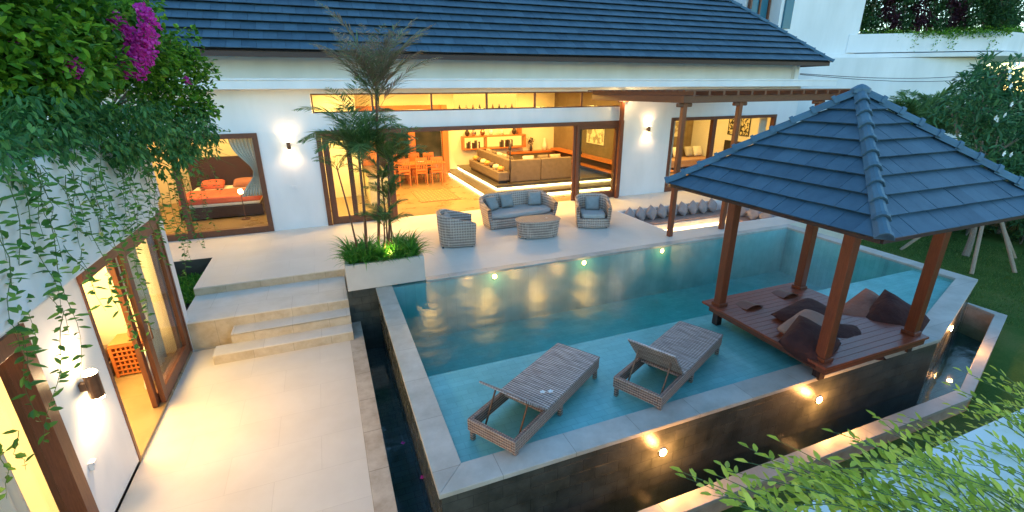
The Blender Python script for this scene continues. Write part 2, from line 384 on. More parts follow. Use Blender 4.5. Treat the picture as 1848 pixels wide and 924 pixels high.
def strand(ml, ms, p0, p1, sag, ln, wd, gap, rad=.003, dirx=Vector((1,0,0)), jit=.02):
    pts = []; n = max(4, int((Vector(p1)-Vector(p0)).length/.12))
    ph = rnd.uniform(0, 6)
    for i in range(n+1):
        t = i/n; p = Vector(p0).lerp(Vector(p1), t) + Vector(sag)*(math.sin(math.pi*t))
        p += Vector((math.sin(ph+t*9), math.cos(ph*2+t*7), 0))*jit
        pts.append(p)
    ms.tube(pts, [rad*(1-.6*i/n) for i in range(n+1)], 4, False)
    tot = 0
    for i in range(n):
        a, b = pts[i], pts[i+1]; seg = (b-a); l = seg.length; t0 = 0
        while tot < l:
            p = a+seg.normalized()*tot
            side = rnd.choice((-1,1))
            d = (seg.normalized()*.35 + Vector((rnd.uniform(-1,1), rnd.uniform(-1,1), rnd.uniform(-.2,.5))).normalized()*.9)
            leaf(ml, p, d, (rv()*.5+Vector((.3,-.3,1))).normalized(), ln*rnd.uniform(.6,1.2), wd*rnd.uniform(.7,1.2), .15)
            tot += gap*rnd.uniform(.5,1.5)
        tot -= l

# ------------------------------------------------------------------ roof tiles
def clip(poly, a, b):
    """keep the part of poly left of a->b"""
    out = []
    def side(p): return (b[0]-a[0])*(p[1]-a[1])-(b[1]-a[1])*(p[0]-a[0])
    for i in range(len(poly)):
        p, q = poly[i], poly[(i+1)%len(poly)]; sp, sq = side(p), side(q)
        if sp >= 0: out.append(p)
        if (sp >= 0) != (sq >= 0):
            t = sp/(sp-sq); out.append((p[0]+(q[0]-p[0])*t, p[1]+(q[1]-p[1])*t))
    return out
def tile_slope(mb, o, u, v, region, tw, ex, th=.03, gap=.008, stagger=.5):
    """tiles on the plane o + s*u + t*v; region = convex CCW polygon in (s,t)"""
    o = Vector(o); u = Vector(u).normalized(); v = Vector(v).normalized(); n = u.cross(v).normalized()
    if n.z < 0: n = -n
    s0, s1 = min(p[0] for p in region), max(p[0] for p in region); t0, t1 = min(p[1] for p in region), max(p[1] for p in region)
    row = 0; t = t0
    while t < t1:
        s = s0 - tw*(1+ (row*stagger)%1)
        while s < s1:
            q = [(s+gap/2, t), (s+tw-gap/2, t), (s+tw-gap/2, t+ex*1.18), (s+gap/2, t+ex*1.18)]
            for i in range(len(region)): 
                q = clip(q, region[i], region[(i+1)%len(region)])
                if len(q) < 3: break
            if len(q) >= 3:
                hj = rnd.uniform(-.002,.003)
                top = []; bot = []
                for a, b in q:
                    k = 1-(b-t)/ex
                    top.append(o+u*a+v*b+n*(th*k+.004+hj)); bot.append(o+u*a+v*b+n*(th*k+.004+hj-.016))
                m_ = len(q); base = len(mb.v)
                mb.v.extend([tuple(x) for x in top+bot]); mb.f.append(tuple(range(base, base+m_)))
                mb.f.append(tuple(range(base+m_, base+2*m_))[::-1])
                for i in range(m_): mb.f.append((base+i, base+m_+i, base+m_+(i+1)%m_, base+(i+1)%m_))
            s += tw
        t += ex; row += 1
def hipcaps(mb, a, b, w, ln, h=.05):
    a, b = Vector(a), Vector(b); d = (b-a).normalized(); s = d.cross(Vector((0,0,1))).normalized(); up = s.cross(d)
    if up.z < 0: up = -up
    tot = (b-a).length; n = max(1, round(tot/ln)); ln = tot/n
    for i in range(n):
        p0 = a+d*(i*ln-.02); p1 = a+d*((i+1)*ln+.03)
        vs = []
        for p, lift, ww in ((p0, .025, w*1.06), (p1, 0, w*.94)):
            for k, (x, z) in enumerate(((-.5,-.55),(-.32,.25),(-.1,.62),(.1,.62),(.32,.25),(.5,-.55))):
                vs.append(p+s*x*ww+up*(z*h*1.6+lift))
        base = len(mb.v); mb.v.extend([tuple(x) for x in vs])
        for k in range(5): mb.f.append((base+k, base+k+1, base+7+k, base+6+k))
        mb.f.append((base+5,base+4,base+3,base+2,base+1,base)); 
        # raised collar at the lower end
        for k, (x, z) in enumerate(((-.5,-.55),(-.32,.25),(-.1,.62),(.1,.62),(.32,.25),(.5,-.55))): pass
        q0, q1 = p0-d*.0, p0+d*.045; vs = []
        for p in (q0, q1):
            for x, z in ((-.54,-.55),(-.36,.35),(-.11,.78),(.11,.78),(.36,.35),(.54,-.55)): vs.append(p+s*x*w*1.06+up*(z*h*1.6+.027))
        base = len(mb.v); mb.v.extend([tuple(x) for x in vs])
        for k in range(5): mb.f.append((base+k, base+k+1, base+7+k, base+6+k))
        mb.f.append((base+5,base+4,base+3,base+2,base+1,base)); mb.f.append((base+6,base+7,base+8,base+9,base+10,base+11))

# ================================================================== SETTING
g = MB()
def sheet(mb, poly, z): mb.add([(p[0],p[1],z) for p in poly], [tuple(range(len(poly)))])
ZL = -.86
sheet(g, [(-400,-300),(500,-300),(500,2.76),(-400,2.76)], ZL)
sheet(g, [(12.3,2.76),(500,2.76),(500,600),(12.3,600)], ZL)
sheet(g, [(8.04,2.76),(12.3,2.76),(12.3,8.63),(11.49,8.63),(11.40,4.66),(11.79,4.66),(11.79,3.99)], ZL)
sheet(g, [(-400,13.6),(12.3,13.6),(12.3,600),(-400,600)], ZL)
sheet(g, [(-400,2.76),(-6.2,2.76),(-6.2,13.6),(-400,13.6)], ZL)
struct('lawn', g, lawn_m)

t = MB()
t.box(-6.2,-3.45,8.62,13.46,-.9,0); t.box(-3.45,-2.62,11.6,13.46,-.9,0); t.box(-2.62,.08,9.72,13.46,-.9,0)
t.box(.08,1.53,9.2,13.46,-.9,0); t.box(1.53,8.0,8.63,13.46,-.9,0)
t.box(8.0,12.2,11.65,13.46,-.9,0); t.box(8.0,12.2,8.63,9.25,-.9,0); t.box(12.2,17.6,8.63,13.46,-.9,0)
struct('terrace', t, lime)
ln = MB(); ln.box(-2.62,.06,8.47,9.72,-.9,-.15); struct('landing', ln, lime2, bevel=.008)
st = MB(); st.box(-1.84,.06,8.13,8.47,-.9,-.32); st.box(-2.08,.06,7.80,8.13,-.9,-.485)
st.box(-1.84-.0,.06,8.13,8.131,-.9,-.33)
tag(st.build('step', lime2, bevel=.008), kind='structure')
# darker faces on the risers
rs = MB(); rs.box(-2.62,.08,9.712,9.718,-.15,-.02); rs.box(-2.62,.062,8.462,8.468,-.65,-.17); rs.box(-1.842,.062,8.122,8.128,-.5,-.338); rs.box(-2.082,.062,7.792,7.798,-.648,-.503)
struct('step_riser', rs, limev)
pa = MB(); pa.box(-2.5,0.0,-1,8.4,-.95,-.65); struct('lower_patio', pa, lime)
bo = MB(); bo.box(0.0,.23,-1,8.47,-1.3,-.646); struct('patio_border', bo, border, bevel=.006)
bk = MB(); bk.box(.06,.60,8.47,8.62,-1.3,-.002); struct('channel_end_wall', bk, wallstone)
# bed of low plants beside the upper terrace
so = MB(); so.box(-3.45,-2.62,9.5,11.6,-.9,-.42); so2 = so
struct('soil_bed', so, soil)
kw = MB(); kw.box(-3.45,-2.62,11.58,11.598,-.42,-.004); struct('bed_wall', kw, dstone)

gb = MB()
for _ in range(26000):
    x = rnd.uniform(11.5,17.6); y = rnd.uniform(2.9,9.0)
    if x < 11.85 and y < 4.7: continue
    h = rnd.uniform(.02,.055)*(1.5 if math.sin(x*3.1)*math.sin(y*2.7) > .3 else 1); a = rnd.uniform(0,6.28); b = len(gb.v); w_ = .006
    gb.v.extend([(x-math.cos(a)*w_,y-math.sin(a)*w_,ZL),(x+math.cos(a)*w_,y+math.sin(a)*w_,ZL),(x+rnd.uniform(-.03,.03),y+rnd.uniform(-.03,.03),ZL+h)]); gb.f.append((b,b+1,b+2))
tag(gb.build('grass_blades', leafmat('grass_blade', (.05,.12,.02), (.09,.19,.035), (.20,.26,.07))), 'short green grass blades of the lawn beside the pool', 'grass', kind='stuff')
# ------------------------------------------------------------------ pool
O = [(.57,3.31),(8.08,3.31),(11.38,4.42),(11.50,8.63),(.57,8.45)]
I = [(.87,3.62),(7.97,3.62),(11.05,4.62),(11.2,8.43),(.87,8.43)]
pool = thing('swimming_pool', (.57,3.31,-.85), 'raised swimming pool with green stone lining and pale stone coping', 'pool')
for nm, poly, mat in (('coping', [O[0],O[1],I[1],I[0]], coping), ('coping', [O[0],I[0],(.87,8.45),(.57,8.45)], copingy),
                 ('coping', [O[1],O[2],I[2],I[1]], copingy), ('coping', [O[2],O[3],I[3],I[2]], copingy),
                 ('coping', [(1.53,8.43),(11.2,8.43),(11.5,8.63),(1.53,8.63)], coping)):
    q = MB(); q.prism(poly, -.055, 0); q.build(nm, mat, pool, bevel=.006)
W = [(.595,3.335),(8.075,3.335),(11.355,4.44),(11.475,8.62)]
J = [(.88,3.63),(7.975,3.63),(11.06,4.63),(11.21,8.44)]
w = MB(); w.prism([W[0],W[1],J[1],J[0]], -1.9, -.055); w.build('front_wall', wallstone, pool)
w = MB(); w.prism([W[0],J[0],(.88,8.47),(.595,8.47)], -1.9, -.055); w.build('side_wall', wallstone_y, pool)
w = MB(); w.prism([W[1],W[2],J[2],J[1]], -1.9, -.055); w.prism([W[2],W[3],J[3],J[2]], -1.9, -.055); w.build('end_wall', wallstone_y, pool)
w = MB(); w.box(.88,11.2,8.44,8.62,-1.9,-.056); w.build('back_wall', pooltile, pool)
SH = 5.36; ZS = -.10; ZF = -1.25
lnr = MB()
n0 = [(p[0],p[1]) for p in I]
xe = I[2][0]+(I[3][0]-I[2][0])*(SH-I[2][1])/(I[3][1]-I[2][1])
lnr.add([(.87,3.62,ZS),(7.97,3.62,ZS),(11.05,4.62,ZS),(xe,SH,ZS),(.87,SH,ZS)], [(0,1,2,3,4)])
lnr.add([(.87,SH,ZS),(xe,SH,ZS),(xe,SH,ZF),(.87,SH,ZF)], [(0,1,2,3)])
lnr.add([(.87,SH,ZF),(xe,SH,ZF),(11.2,8.43,ZF),(.87,8.43,ZF)], [(0,1,2,3)])
for a, b, z in ((I[0],I[1],ZS),(I[1],I[2],ZS),(I[2],(xe,SH),ZS),((xe,SH),I[3],ZF),(I[3],I[4],ZF),(I[4],(.87,SH),ZF),((.87,SH),I[0],ZS)):
    lnr.add([(a[0],a[1],-.055),(b[0],b[1],-.055),(b[0],b[1],z),(a[0],a[1],z)], [(0,1,2,3)])
lnr.build('lining', pooltile, pool)
wt = MB(); wt.prism([(.868,3.618),(7.972,3.618),(11.053,4.617),(11.203,8.433),(.868,8.433)], ZF-.02, -.022)
struct('pool_water', wt, water_m)

# catch basin round the pool
ba = thing('catch_basin', (.23,2.76,-.86), 'low channel of dark water with a pale stone kerb around the pool', 'water channel')
bi = [(.23,2.95),(8.17,2.95),(11.6,4.10),(11.72,4.60)]; bo_ = [(.23,2.76),(8.04,2.76),(11.79,3.99),(11.79,4.66)]
for k, mt in ((0,coping),(1,copingy)):
    q = MB(); q.prism([bo_[k],bo_[k+1],bi[k+1],bi[k]], -.70, -.645); q.build('kerb_stone', mt, ba, bevel=.006)
q = MB(); q.prism([bo_[2],bo_[3],(11.40,4.66),(11.40,4.56),bi[3],bi[2]], -.70, -.645); q.build('kerb_stone', copingy, ba, bevel=.006)
q = MB()
def shrink(p, d=(0,.015)): return (p[0]+d[0], p[1]+d[1])
q.prism([(.23,2.775),(8.035,2.775),(8.165,2.94),(.23,2.94)], -1.4, -.70); q.prism([(8.035,2.775),(11.775,4.0),(11.60,4.11),(8.165,2.94)], -1.4, -.70)
q.prism([(11.775,4.0),(11.775,4.65),(11.40,4.65),(11.40,4.57),(11.71,4.61),(11.6,4.11)], -1.4, -.70)
q.build('kerb_wall', border, ba)
q = MB(); q.prism([(.2,2.9),(8.17,2.9),(11.75,4.05),(11.75,4.65),(8.3,4.6),(8.0,3.8),(.2,3.8)], -1.42, -1.28); q.box(.2,.8,3.8,8.5,-1.42,-1.28); q.build('channel_floor', channel_floor, ba)
wc = MB(); wc.prism([(.225,2.94),(8.17,2.94),(11.62,4.10),(11.73,4.61),(11.38,4.6),(11.37,4.44),(8.078,3.328),(.59,3.328),(.59,8.48),(.225,8.48)], -1.27, -.85)
struct('channel_water', wc, water_c)

# ================================================================== MAIN HOUSE
H = thing('main_house', (8,13.4,0), 'white single storey villa with dark tiled roof and glowing open living room', 'house')
Y0, Y1 = 13.36, 13.56
w = MB()
w.box(-9,-4.9,Y0,Y1,-.9,3.6); w.box(-4.9,-1.49,Y0,Y1,2.52,3.6); w.box(-1.49,-.15,Y0,Y1,-.9,3.6)
w.box(-.15,9.21,Y0,Y1,2.52,2.95); w.box(-.15,9.21,Y0,Y1,3.42,3.6); w.box(9.21,11.13,Y0,Y1,-.9,3.6)
w.box(11.13,16.0,Y0,Y1,2.55,3.6); w.box(16.0,17.0,Y0,Y1,-.9,3.6)
w.box(16.8,17.0,Y1,22,-.9,4.3); w.box(-9,16.87,13.7,13.9,3.6,4.75)
w.build('wall', white, H)
q = MB(); q.box(-9,18.2,12.86,13.358,3.53,3.72); q.box(-9,18.2,12.84,13.358,3.72,3.77); q.box(-9,16.99,13.358,13.7,3.6,3.765); q.build('ledge', white, H, bevel=.01)
q = MB(); q.box(-9.2,17.42,12.72,12.76,4.22,4.345); q.box(17.38,17.42,12.76,22,4.22,4.345); q.build('fascia', wood_dark, H)
q = MB(); q.box(-9.2,17.38,12.76,13.698,4.30,4.33); q.build('soffit', soffit, H)
S_ = .85; cs = 1/math.hypot(1,S_); hip = 7.0
rf = MB(); Lr = 17.45+9.2; sl = hip/cs
tile_slope(rf, (-9.2,12.68,4.35), (1,0,0), (0,1,S_), [(0,0),(Lr,0),(Lr-hip,sl),(0,sl)], .30, .33, .065, .006, .5)
roof = rf.build('roof', roof_m, H)
q = MB(); z0 = 4.345
q.add([(-9.2,12.69,z0),(17.42,12.69,z0),(17.42-hip,12.69+hip,z0+hip*S_),(-9.2,12.69+hip,z0+hip*S_),(17.42,26,z0),(17.42-hip,26,z0+hip*S_)], [(0,1,2,3),(1,4,5,2)])
q.build('roof_underlay', blacktrim, H)
q = MB(); hipcaps(q, (17.45,12.66,4.37), (17.45-hip,12.66+hip,4.37+hip*S_), .22, .38, .05); q.build('hip_ridge', ridge_m, roof)
# interior shell
q = MB(); q.box(-.15,10.2,Y1-.1,20.4,-.2,.003); q.build('floor', floor_in, H)
q = MB(); q.box(-5.3,-.34,Y1-.1,18.2,-.2,.003); q.build('floor', floor_in, H)
q = MB(); q.box(10.4,16.8,Y1-.1,18.6,-.2,.003); q.build('floor', floor_in, H)
q = MB(); q.box(-5.4,16.8,Y1,20.6,3.47,3.55); q.build('ceiling', cream_in, H)
q = MB(); q.box(-.34,-.15,Y1,20.4,0,3.47); q.box(-.34,10.4,20.4,20.6,0,3.47)
q.box(-.15,1.15,17.0,17.15,.004,3.46)
q.box(-5.4,-5.3,Y1,18.2,0,3.47); q.box(-5.4,-.34,18.2,18.3,0,3.47); q.box(10.4,16.8,18.6,18.7,0,3.47)
q.build('interior_wall', cream_in, H)
q = MB(); q.box(10.2,10.4,Y1,20.4,0,3.47); q.build('feature_wall', instone, H)

def frame_rect(mb, x0, x1, z0, z1, y0, y1, w_=.1, bottom=True, top=True, wb=None):
    mb.box(x0,x0+w_,y0,y1,z0,z1); mb.box(x1-w_,x1,y0,y1,z0,z1)
    if top: mb.box(x0+w_,x1-w_,y0+.001,y1-.001,z1-w_,z1)
    if bottom: mb.box(x0+w_,x1-w_,y0+.001,y1-.001,z0,z0+(wb or w_))
def pane_xz(parent, x0, x1, z0, z1, y, name='pane'):
    q = MB(); q.box(x0,x1,y-.004,y+.004,z0,z1); return q.build(name, glass, parent)
def win(name, x0, x1, z0, z1, y0, y1, w_, panes, wb=None, mull=(), mw=.05):
    q = MB(); frame_rect(q, x0, x1, z0, z1, y0, y1, w_, wb=wb)
    for m_ in mull: q.box(m_-mw/2, m_+mw/2, y0+.005, y1-.005, z0+(wb or w_), z1-w_)
    f = q.build(name, wood_z, H, bevel=.004)
    for a, b in panes: pane_xz(f, a, b, z0+(wb or w_), z1-w_, (y0+y1)/2)
    return f
win('window_frame', -4.9, -1.49, 0.003, 2.52, 13.33, 13.50, .12, [(-3.3,-1.61)], wb=.16, mull=(-3.35,), mw=.12)
# left sliding panel of the living room
f = MB(); f.box(-.15,-.03,13.32,13.52,0.003,2.52); f.box(9.09,9.21,13.32,13.52,.003,2.52); f.box(-.03,9.09,13.32,13.52,2.40,2.52); 
door = f.build('door_frame', wood_x, H, bevel=.004)
def panel(x0, x1, y, st_=.13, wb=.2, glassy=True):
    q = MB(); frame_rect(q, x0, x1, .006, 2.398, y-.025, y+.025, st_, wb=wb); o = q.build('sliding_door', wood_z, H, bevel=.003)
    if glassy: pane_xz(o, x0+st_, x1-st_, wb, 2.4-st_, y)
    hd = MB(); hd.tube([(x1-st_/2,y-.03,.95),(x1-st_/2,y-.06,.97),(x1-st_/2,y-.06,1.15),(x1-st_/2,y-.03,1.17)], .01); hd.build('handle', metal, o)
    return o
panel(-.02, 1.74, 13.42, .16)
panel(.55, 1.76, 13.48, .13)
panel(7.40, 9.08, 13.42, .13); panel(7.50, 9.05, 13.365, .10); panel(7.62, 9.07, 13.48, .11)
win('clerestory', -.14, 9.2, 2.95, 3.42, 13.40, 13.48, .035, [(a+.03,b-.03) for a, b in zip((-.14,1.35,2.93,4.54,6.06,7.65),(1.35,2.93,4.54,6.06,7.65,9.2))], mull=(1.35,2.93,4.54,6.06,7.65))
win('window_frame', 11.13, 16.0, .003, 2.55, 13.33, 13.50, .11, [(11.25,13.0),(13.1,15.9)], wb=.16, mull=(13.05,), mw=.16)
# orange timber posts and garden glazing at the back of the dining area
q = MB(); q.box(4.75,5.0,20.0,20.2,.004,2.9); q.box(3.35,3.62,20.15,20.35,.004,2.9); q.box(1.15,5.0,20.12,20.22,2.6,2.9); q.build('timber_post', wood_or, H, bevel=.01)
q = MB(); q.box(1.2,4.75,20.30,20.34,.05,2.6); q.build('garden_window', dark_glass, H)

# ================================================================== LEFT WING
G = thing('side_wing', (-2.6,5,-.65), 'white side wing with glass doors under an overhanging planter parapet', 'building')
q = MB(); q.box(-2.7,-2.5,8.40,8.62,-.9,1.97); q.box(-2.7,-2.5,4.66,5.70,-.9,1.97); q.box(-2.7,-2.5,5.70,8.40,1.72,1.97); q.box(-2.7,-2.5,1.2,4.66,1.72,1.97)
q.box(-2.7,-2.5,-1,1.2,-.9,1.97); q.box(-6.2,-2.7,8.45,8.62,-.9,1.97)
q.build('wall', white, G)
q = MB(); q.prism([(-2.15,-1),(-2.15,7.2),(-2.45,8.66),(-3.9,8.66),(-3.9,8.5),(-2.58,8.5),(-2.30,7.2),(-2.30,-1)], 1.97, 3.0); q.build('parapet', white, G, bevel=.02)
q = MB(); q.prism([(-2.31,-1),(-2.31,7.2),(-2.59,8.49),(-6.2,8.49),(-6.2,-1)], 1.975, 2.82); q.build('planter_soil', soil, G)
q = MB(); q.box(-6.2,-2.5,-1,8.4,-.9,-.6); q.build('floor', floor_in, G)
q = MB(); q.box(-6.3,-6.2,-1,8.6,-.6,1.97); q.box(-6.2,-2.7,8.40,8.447,-.6,1.97); q.box(-6.2,-2.72,5.0,5.1,-.6,1.97); q.build('interior_wall', cream_in, G)
def frame_yz(mb, y0, y1, z0, z1, x0, x1, w_, bottom=None, top=True):
    mb.box(x0,x1,y0,y0+w_,z0,z1); mb.box(x0,x1,y1-w_,y1,z0,z1)
    if top: mb.box(x0+.001,x1-.001,y0+w_,y1-w_,z1-w_,z1)
    if bottom: mb.box(x0+.001,x1-.001,y0+w_,y1-w_,z0,z0+bottom)
q = MB(); frame_yz(q, 5.70, 8.40, -.62, 1.72, -2.66, -2.49, .05); q.box(-2.49,-2.44,5.68,8.42,1.66,1.80); q.build('door_frame', wood_y, G, bevel=.003)
def wpanel(y0, y1, x, w_, wb=.16):
    q = MB(); frame_yz(q, y0, y1, -.595, 1.66, x-.03, x+.03, w_, wb); o = q.build('sliding_door', wood_z, G, bevel=.003)
    p = MB(); p.box(x-.004,x+.004,y0+w_,y1-w_,-.595+wb,1.66-w_); p.build('pane', glass, o)
    h = MB(); h.tube([(x+.03,y0+w_/2,.35),(x+.07,y0+w_/2,.37),(x+.07,y0+w_/2,.60),(x+.03,y0+w_/2,.62)], .01); h.build('handle', metal, o)
    return o
wpanel(6.88, 8.35, -2.535, .13, .18); wpanel(6.78, 8.30, -2.61, .10, .15)
q = MB(); frame_yz(q, 1.2, 4.66, -.62, 1.72, -2.66, -2.47, .15, .12); q.box(-2.63,-2.52,3.0,3.12,-.5,1.57); f = q.build('window_frame', wood_z, G, bevel=.003)
p = MB(); p.box(-2.60,-2.592,3.12,4.5,-.5,1.57); p.build('pane', glass, f)

# ================================================================== GAZEBO
GZ = thing('gazebo', (6.41,4.2,0), 'timber gazebo with grey tiled pyramid roof standing over the pool corner', 'gazebo')
gx, gy = 6.41, 4.2
dk = MB(); y = 3.17
while y < 5.17: dk.box(5.38,7.43,y,y+.096,.215,.25); y += .1
dk.build('deck', wood_deck, GZ, bevel=.003)
q = MB(); q.box(5.42,7.39,3.19,3.25,.13,.214); q.box(5.42,7.39,5.08,5.14,.13,.214); q.box(5.42,5.48,3.25,5.08,.13,.214); q.box(7.33,7.39,3.25,5.08,.13,.214)
q.build('deck_frame', wood_x, GZ)
for (x, y) in ((5.53,3.33),(7.30,3.33),(5.53,5.05),(7.30,5.05)):
    q = MB(); q.box(x-.065,x+.065,y-.065,y+.065,.251,2.2); p = q.build('post', wood_post, GZ, bevel=.008)
    q = MB(); q.box(x-.085,x+.085,y-.085,y+.085,.2505,.30); q.build('post_foot', wood_post, p, bevel=.006)
    zb = .005 if y < 4 else ZS
    q = MB(); q.box(x-.05,x+.05,y-.05,y+.05,-.02 if y<4 else ZS+.01,.129); q.build('deck_foot', wood_dark, GZ)
A_, ZE, ZA = 1.53, 2.12, 3.42
q = MB()
for s in (-1,1):
    q.box(gx-A_+.3,gx+A_-.3,gy+s*.865-.04,gy+s*.865+.04,2.06,2.20)
    q.box(gx+s*.885-.04,gx+s*.885+.04,gy-.823,gy+.823,2.061,2.199)
q.build('beam', wood_x, GZ, bevel=.005)
q = MB(); e = A_-.01
for a, b in (((-e,-e),(e,-e)),((e,-e),(e,e)),((e,e),(-e,e)),((-e,e),(-e,-e))):
    q.tube([(gx+a[0],gy+a[1],ZE-.03),(gx+b[0],gy+b[1],ZE-.03)], .028, 4)
for i in range(-3,4):
    for s in (-1,1):
        zt = ZA-.06-(abs(i)*.4)*(ZA-ZE)/A_
        q.tube([(gx+i*.4,gy+s*e,ZE-.03),(gx+i*.4,gy+s*abs(i)*.4,zt-.03)], .022, 4); q.tube([(gx+s*e,gy+i*.4,ZE-.03),(gx+s*abs(i)*.4,gy+i*.4,zt-.03)], .022, 4)
q.build('rafter', wood_dark, GZ)
q = MB(); q.add([(gx-A_,gy-A_,ZE-.015),(gx+A_,gy-A_,ZE-.015),(gx+A_,gy+A_,ZE-.015),(gx-A_,gy+A_,ZE-.015),(gx,gy,ZA-.015)], [(0,1,4),(1,2,4),(2,3,4),(3,0,4)])
q.build('ceiling', wood_y, GZ)
q = MB(); k = (ZA-ZE)/A_; sl = math.hypot(A_, ZA-ZE)
for u, c in (((1,0,0),(gx-A_,gy-A_)), ((0,1,0),(gx+A_,gy-A_)), ((-1,0,0),(gx+A_,gy+A_)), ((0,-1,0),(gx-A_,gy+A_))):
    v = Vector((-u[1],u[0],k)) 
    tile_slope(q, (c[0],c[1],ZE), u, v, [(-.02,-.03),(2*A_+.02,-.03),(A_,sl)], .235, .245, .042, .005, .5)
groof = q.build('roof', roof_m, GZ)
for sx, sy_ in ((-1,-1),(1,-1),(1,1),(-1,1)):
    q = MB(); hipcaps(q, (gx+sx*(A_+.03),gy+sy_*(A_+.03),ZE+.03), (gx+sx*.02,gy+sy_*.02,ZA+.03), .15, .25, .042); q.build('hip_ridge', ridge_m, groof)
q = MB(); q.lathe([(.12,-.02),(.11,.03),(.05,.07),(.01,.085)], (gx,gy,ZA+.03), 8); q.build('roof_cap', ridge_m, groof)

# ------------------------------------------------------------------ cushions
def pillow_mb(w_, h_, t_, n=12, crumple=.0, seed=1):
    rr = random.Random(seed); mb = MB(); ph = [rr.uniform(0,6) for _ in range(4)]
    for side in (1,-1):
        base = len(mb.v)
        for i in range(n+1):
            for j in range(n+1):
                u, v = -1+2*i/n, -1+2*j/n
                e = (max(0,1-abs(u)**3.0)*max(0,1-abs(v)**3.0))**.5
                x = u*(1-.045*(1-v*v))*(1-.05*u*u*v*v); yv = v*(1-.045*(1-u*u))*(1-.05*u*u*v*v)
                z = side*t_*e + crumple*(math.sin(u*4+ph[0])*math.sin(v*3+ph[1])+.5*math.sin(u*7+v*5+ph[2]))*e*.5
                mb.v.append((x*w_/2, yv*h_/2, z))
        for i in range(n):
            for j in range(n):
                a = base+i*(n+1)+j; f = (a, a+n+1, a+n+2, a+1); mb.f.append(f if side > 0 else f[::-1])
    return mb
def cushion(name, size, mat, loc, rot, label, group=None, cat='cushion', crumple=.01, seed=1):
    o = pillow_mb(*size, crumple=crumple, seed=seed).build(name, mat, smooth=True)
    w_ = o.modifiers.new('weld', 'WELD'); w_.merge_threshold = .0005
    o.location = loc; o.rotation_euler = rot
    return tag(o, label, cat, group)
cushion('cushion', (1.0,.50,.10), brown_fab, at(1452,566,4.25), (R(8),R(-3),R(8)), 'dark brown long pillow lying behind the pale pillow in the gazebo', seed=2, crumple=.02)
cushion('cushion', (.85,.52,.13), beige_fab, at(1458,590,3.92), (R(6),R(-4),R(14)), 'dusty beige pillow lying before the dark long pillow in the gazebo', seed=3, crumple=.02)
cushion('cushion', (.72,.62,.15), brown_fab, at(1462,618,3.60), (R(24),R(-14),R(20)), 'dark brown pillow leaning just behind the front gazebo post', seed=4, crumple=.02)
cushion('cushion', (.85,.66,.14), brown_fab, at(1528,616,3.65), (R(18),R(8),R(-15)), 'dark brown pillow lying flat to the right of the front gazebo post', seed=5, crumple=.02)
cushion('cushion', (1.10,.70,.17), tan_fab, at(1565,572,4.00), (R(26),R(-14),R(8)), 'large terracotta tan cushion leaning on a dark cushion in the gazebo', seed=6, crumple=.04)
cushion('cushion', (.84,.74,.18), brown_fab, at(1614,581,3.70), (R(34),R(-30),R(12)), 'big dark brown cushion propped upright against the right gazebo post', seed=7, crumple=.04)
for (x, y, lb) in ((5.92,4.85,'small wooden backboard flap on the deck nearest the left gazebo post'), (6.82,4.95,'small wooden backboard flap on the deck nearest the rear gazebo post')):
    q = MB(); n_ = 8
    for i in range(n_):
        a0, a1 = -.5+i/n_, -.5+(i+1)/n_
        z0_, z1_ = .27+.045*(1-4*a0*a0), .27+.045*(1-4*a1*a1)
        q.add([(x+a0*.34,y-.13,z0_-.012),(x+a1*.34,y-.13,z1_-.012),(x+a1*.34,y+.13,z1_-.05),(x+a0*.34,y+.13,z0_-.05),
               (x+a0*.34,y-.13,z0_),(x+a1*.34,y-.13,z1_),(x+a1*.34,y+.13,z1_-.035),(x+a0*.34,y+.13,z0_-.035)], [(0,3,2,1),(4,5,6,7),(0,1,5,4),(2,3,7,6),(1,2,6,5),(3,0,4,7)])
    tag(q.build('wooden_flap', wood_x), lb, 'backboard')

# ================================================================== LOUNGERS
def make_lounger():
    o = thing('sun_lounger', (0,0,0), 'x', 'sun lounger', 'wicker sun loungers on the shallow pool shelf')
    Ln, Wd, T = 1.90, .63, .29; hx, hy = Ln/2, Wd/2; xh = -hx+.60
    q = MB(); q.box(-hx,hx,-hy,-hy+.05,T-.15,T); q.box(-hx,hx,hy-.05,hy,T-.15,T); q.box(-hx,-hx+.05,-hy+.05,hy-.05,T-.149,T-.001); q.box(hx-.05,hx,-hy+.05,hy-.05,T-.149,T-.001)
    q.box(xh,xh+.04,-hy+.05,hy-.05,T-.06,T-.02)
    q.build('frame', wick2, o, bevel=.01)
    for sx in (-1,0,1):
        for sy_ in (-1,1):
            q = MB(); x = sx*(hx-.05); q.box(x-.025,x+.025,sy_*(hy-.03)-.022,sy_*(hy-.03)+.022,0,T-.15); q.build('leg', wick2, o, bevel=.004)
    q = MB(); q.box(xh+.01,hx+.005,-hy-.004,hy+.004,T,T+.022); q.build('bed_surface', weave, o, bevel=.006)
    return o, Ln, Wd, T, hx, hy, xh
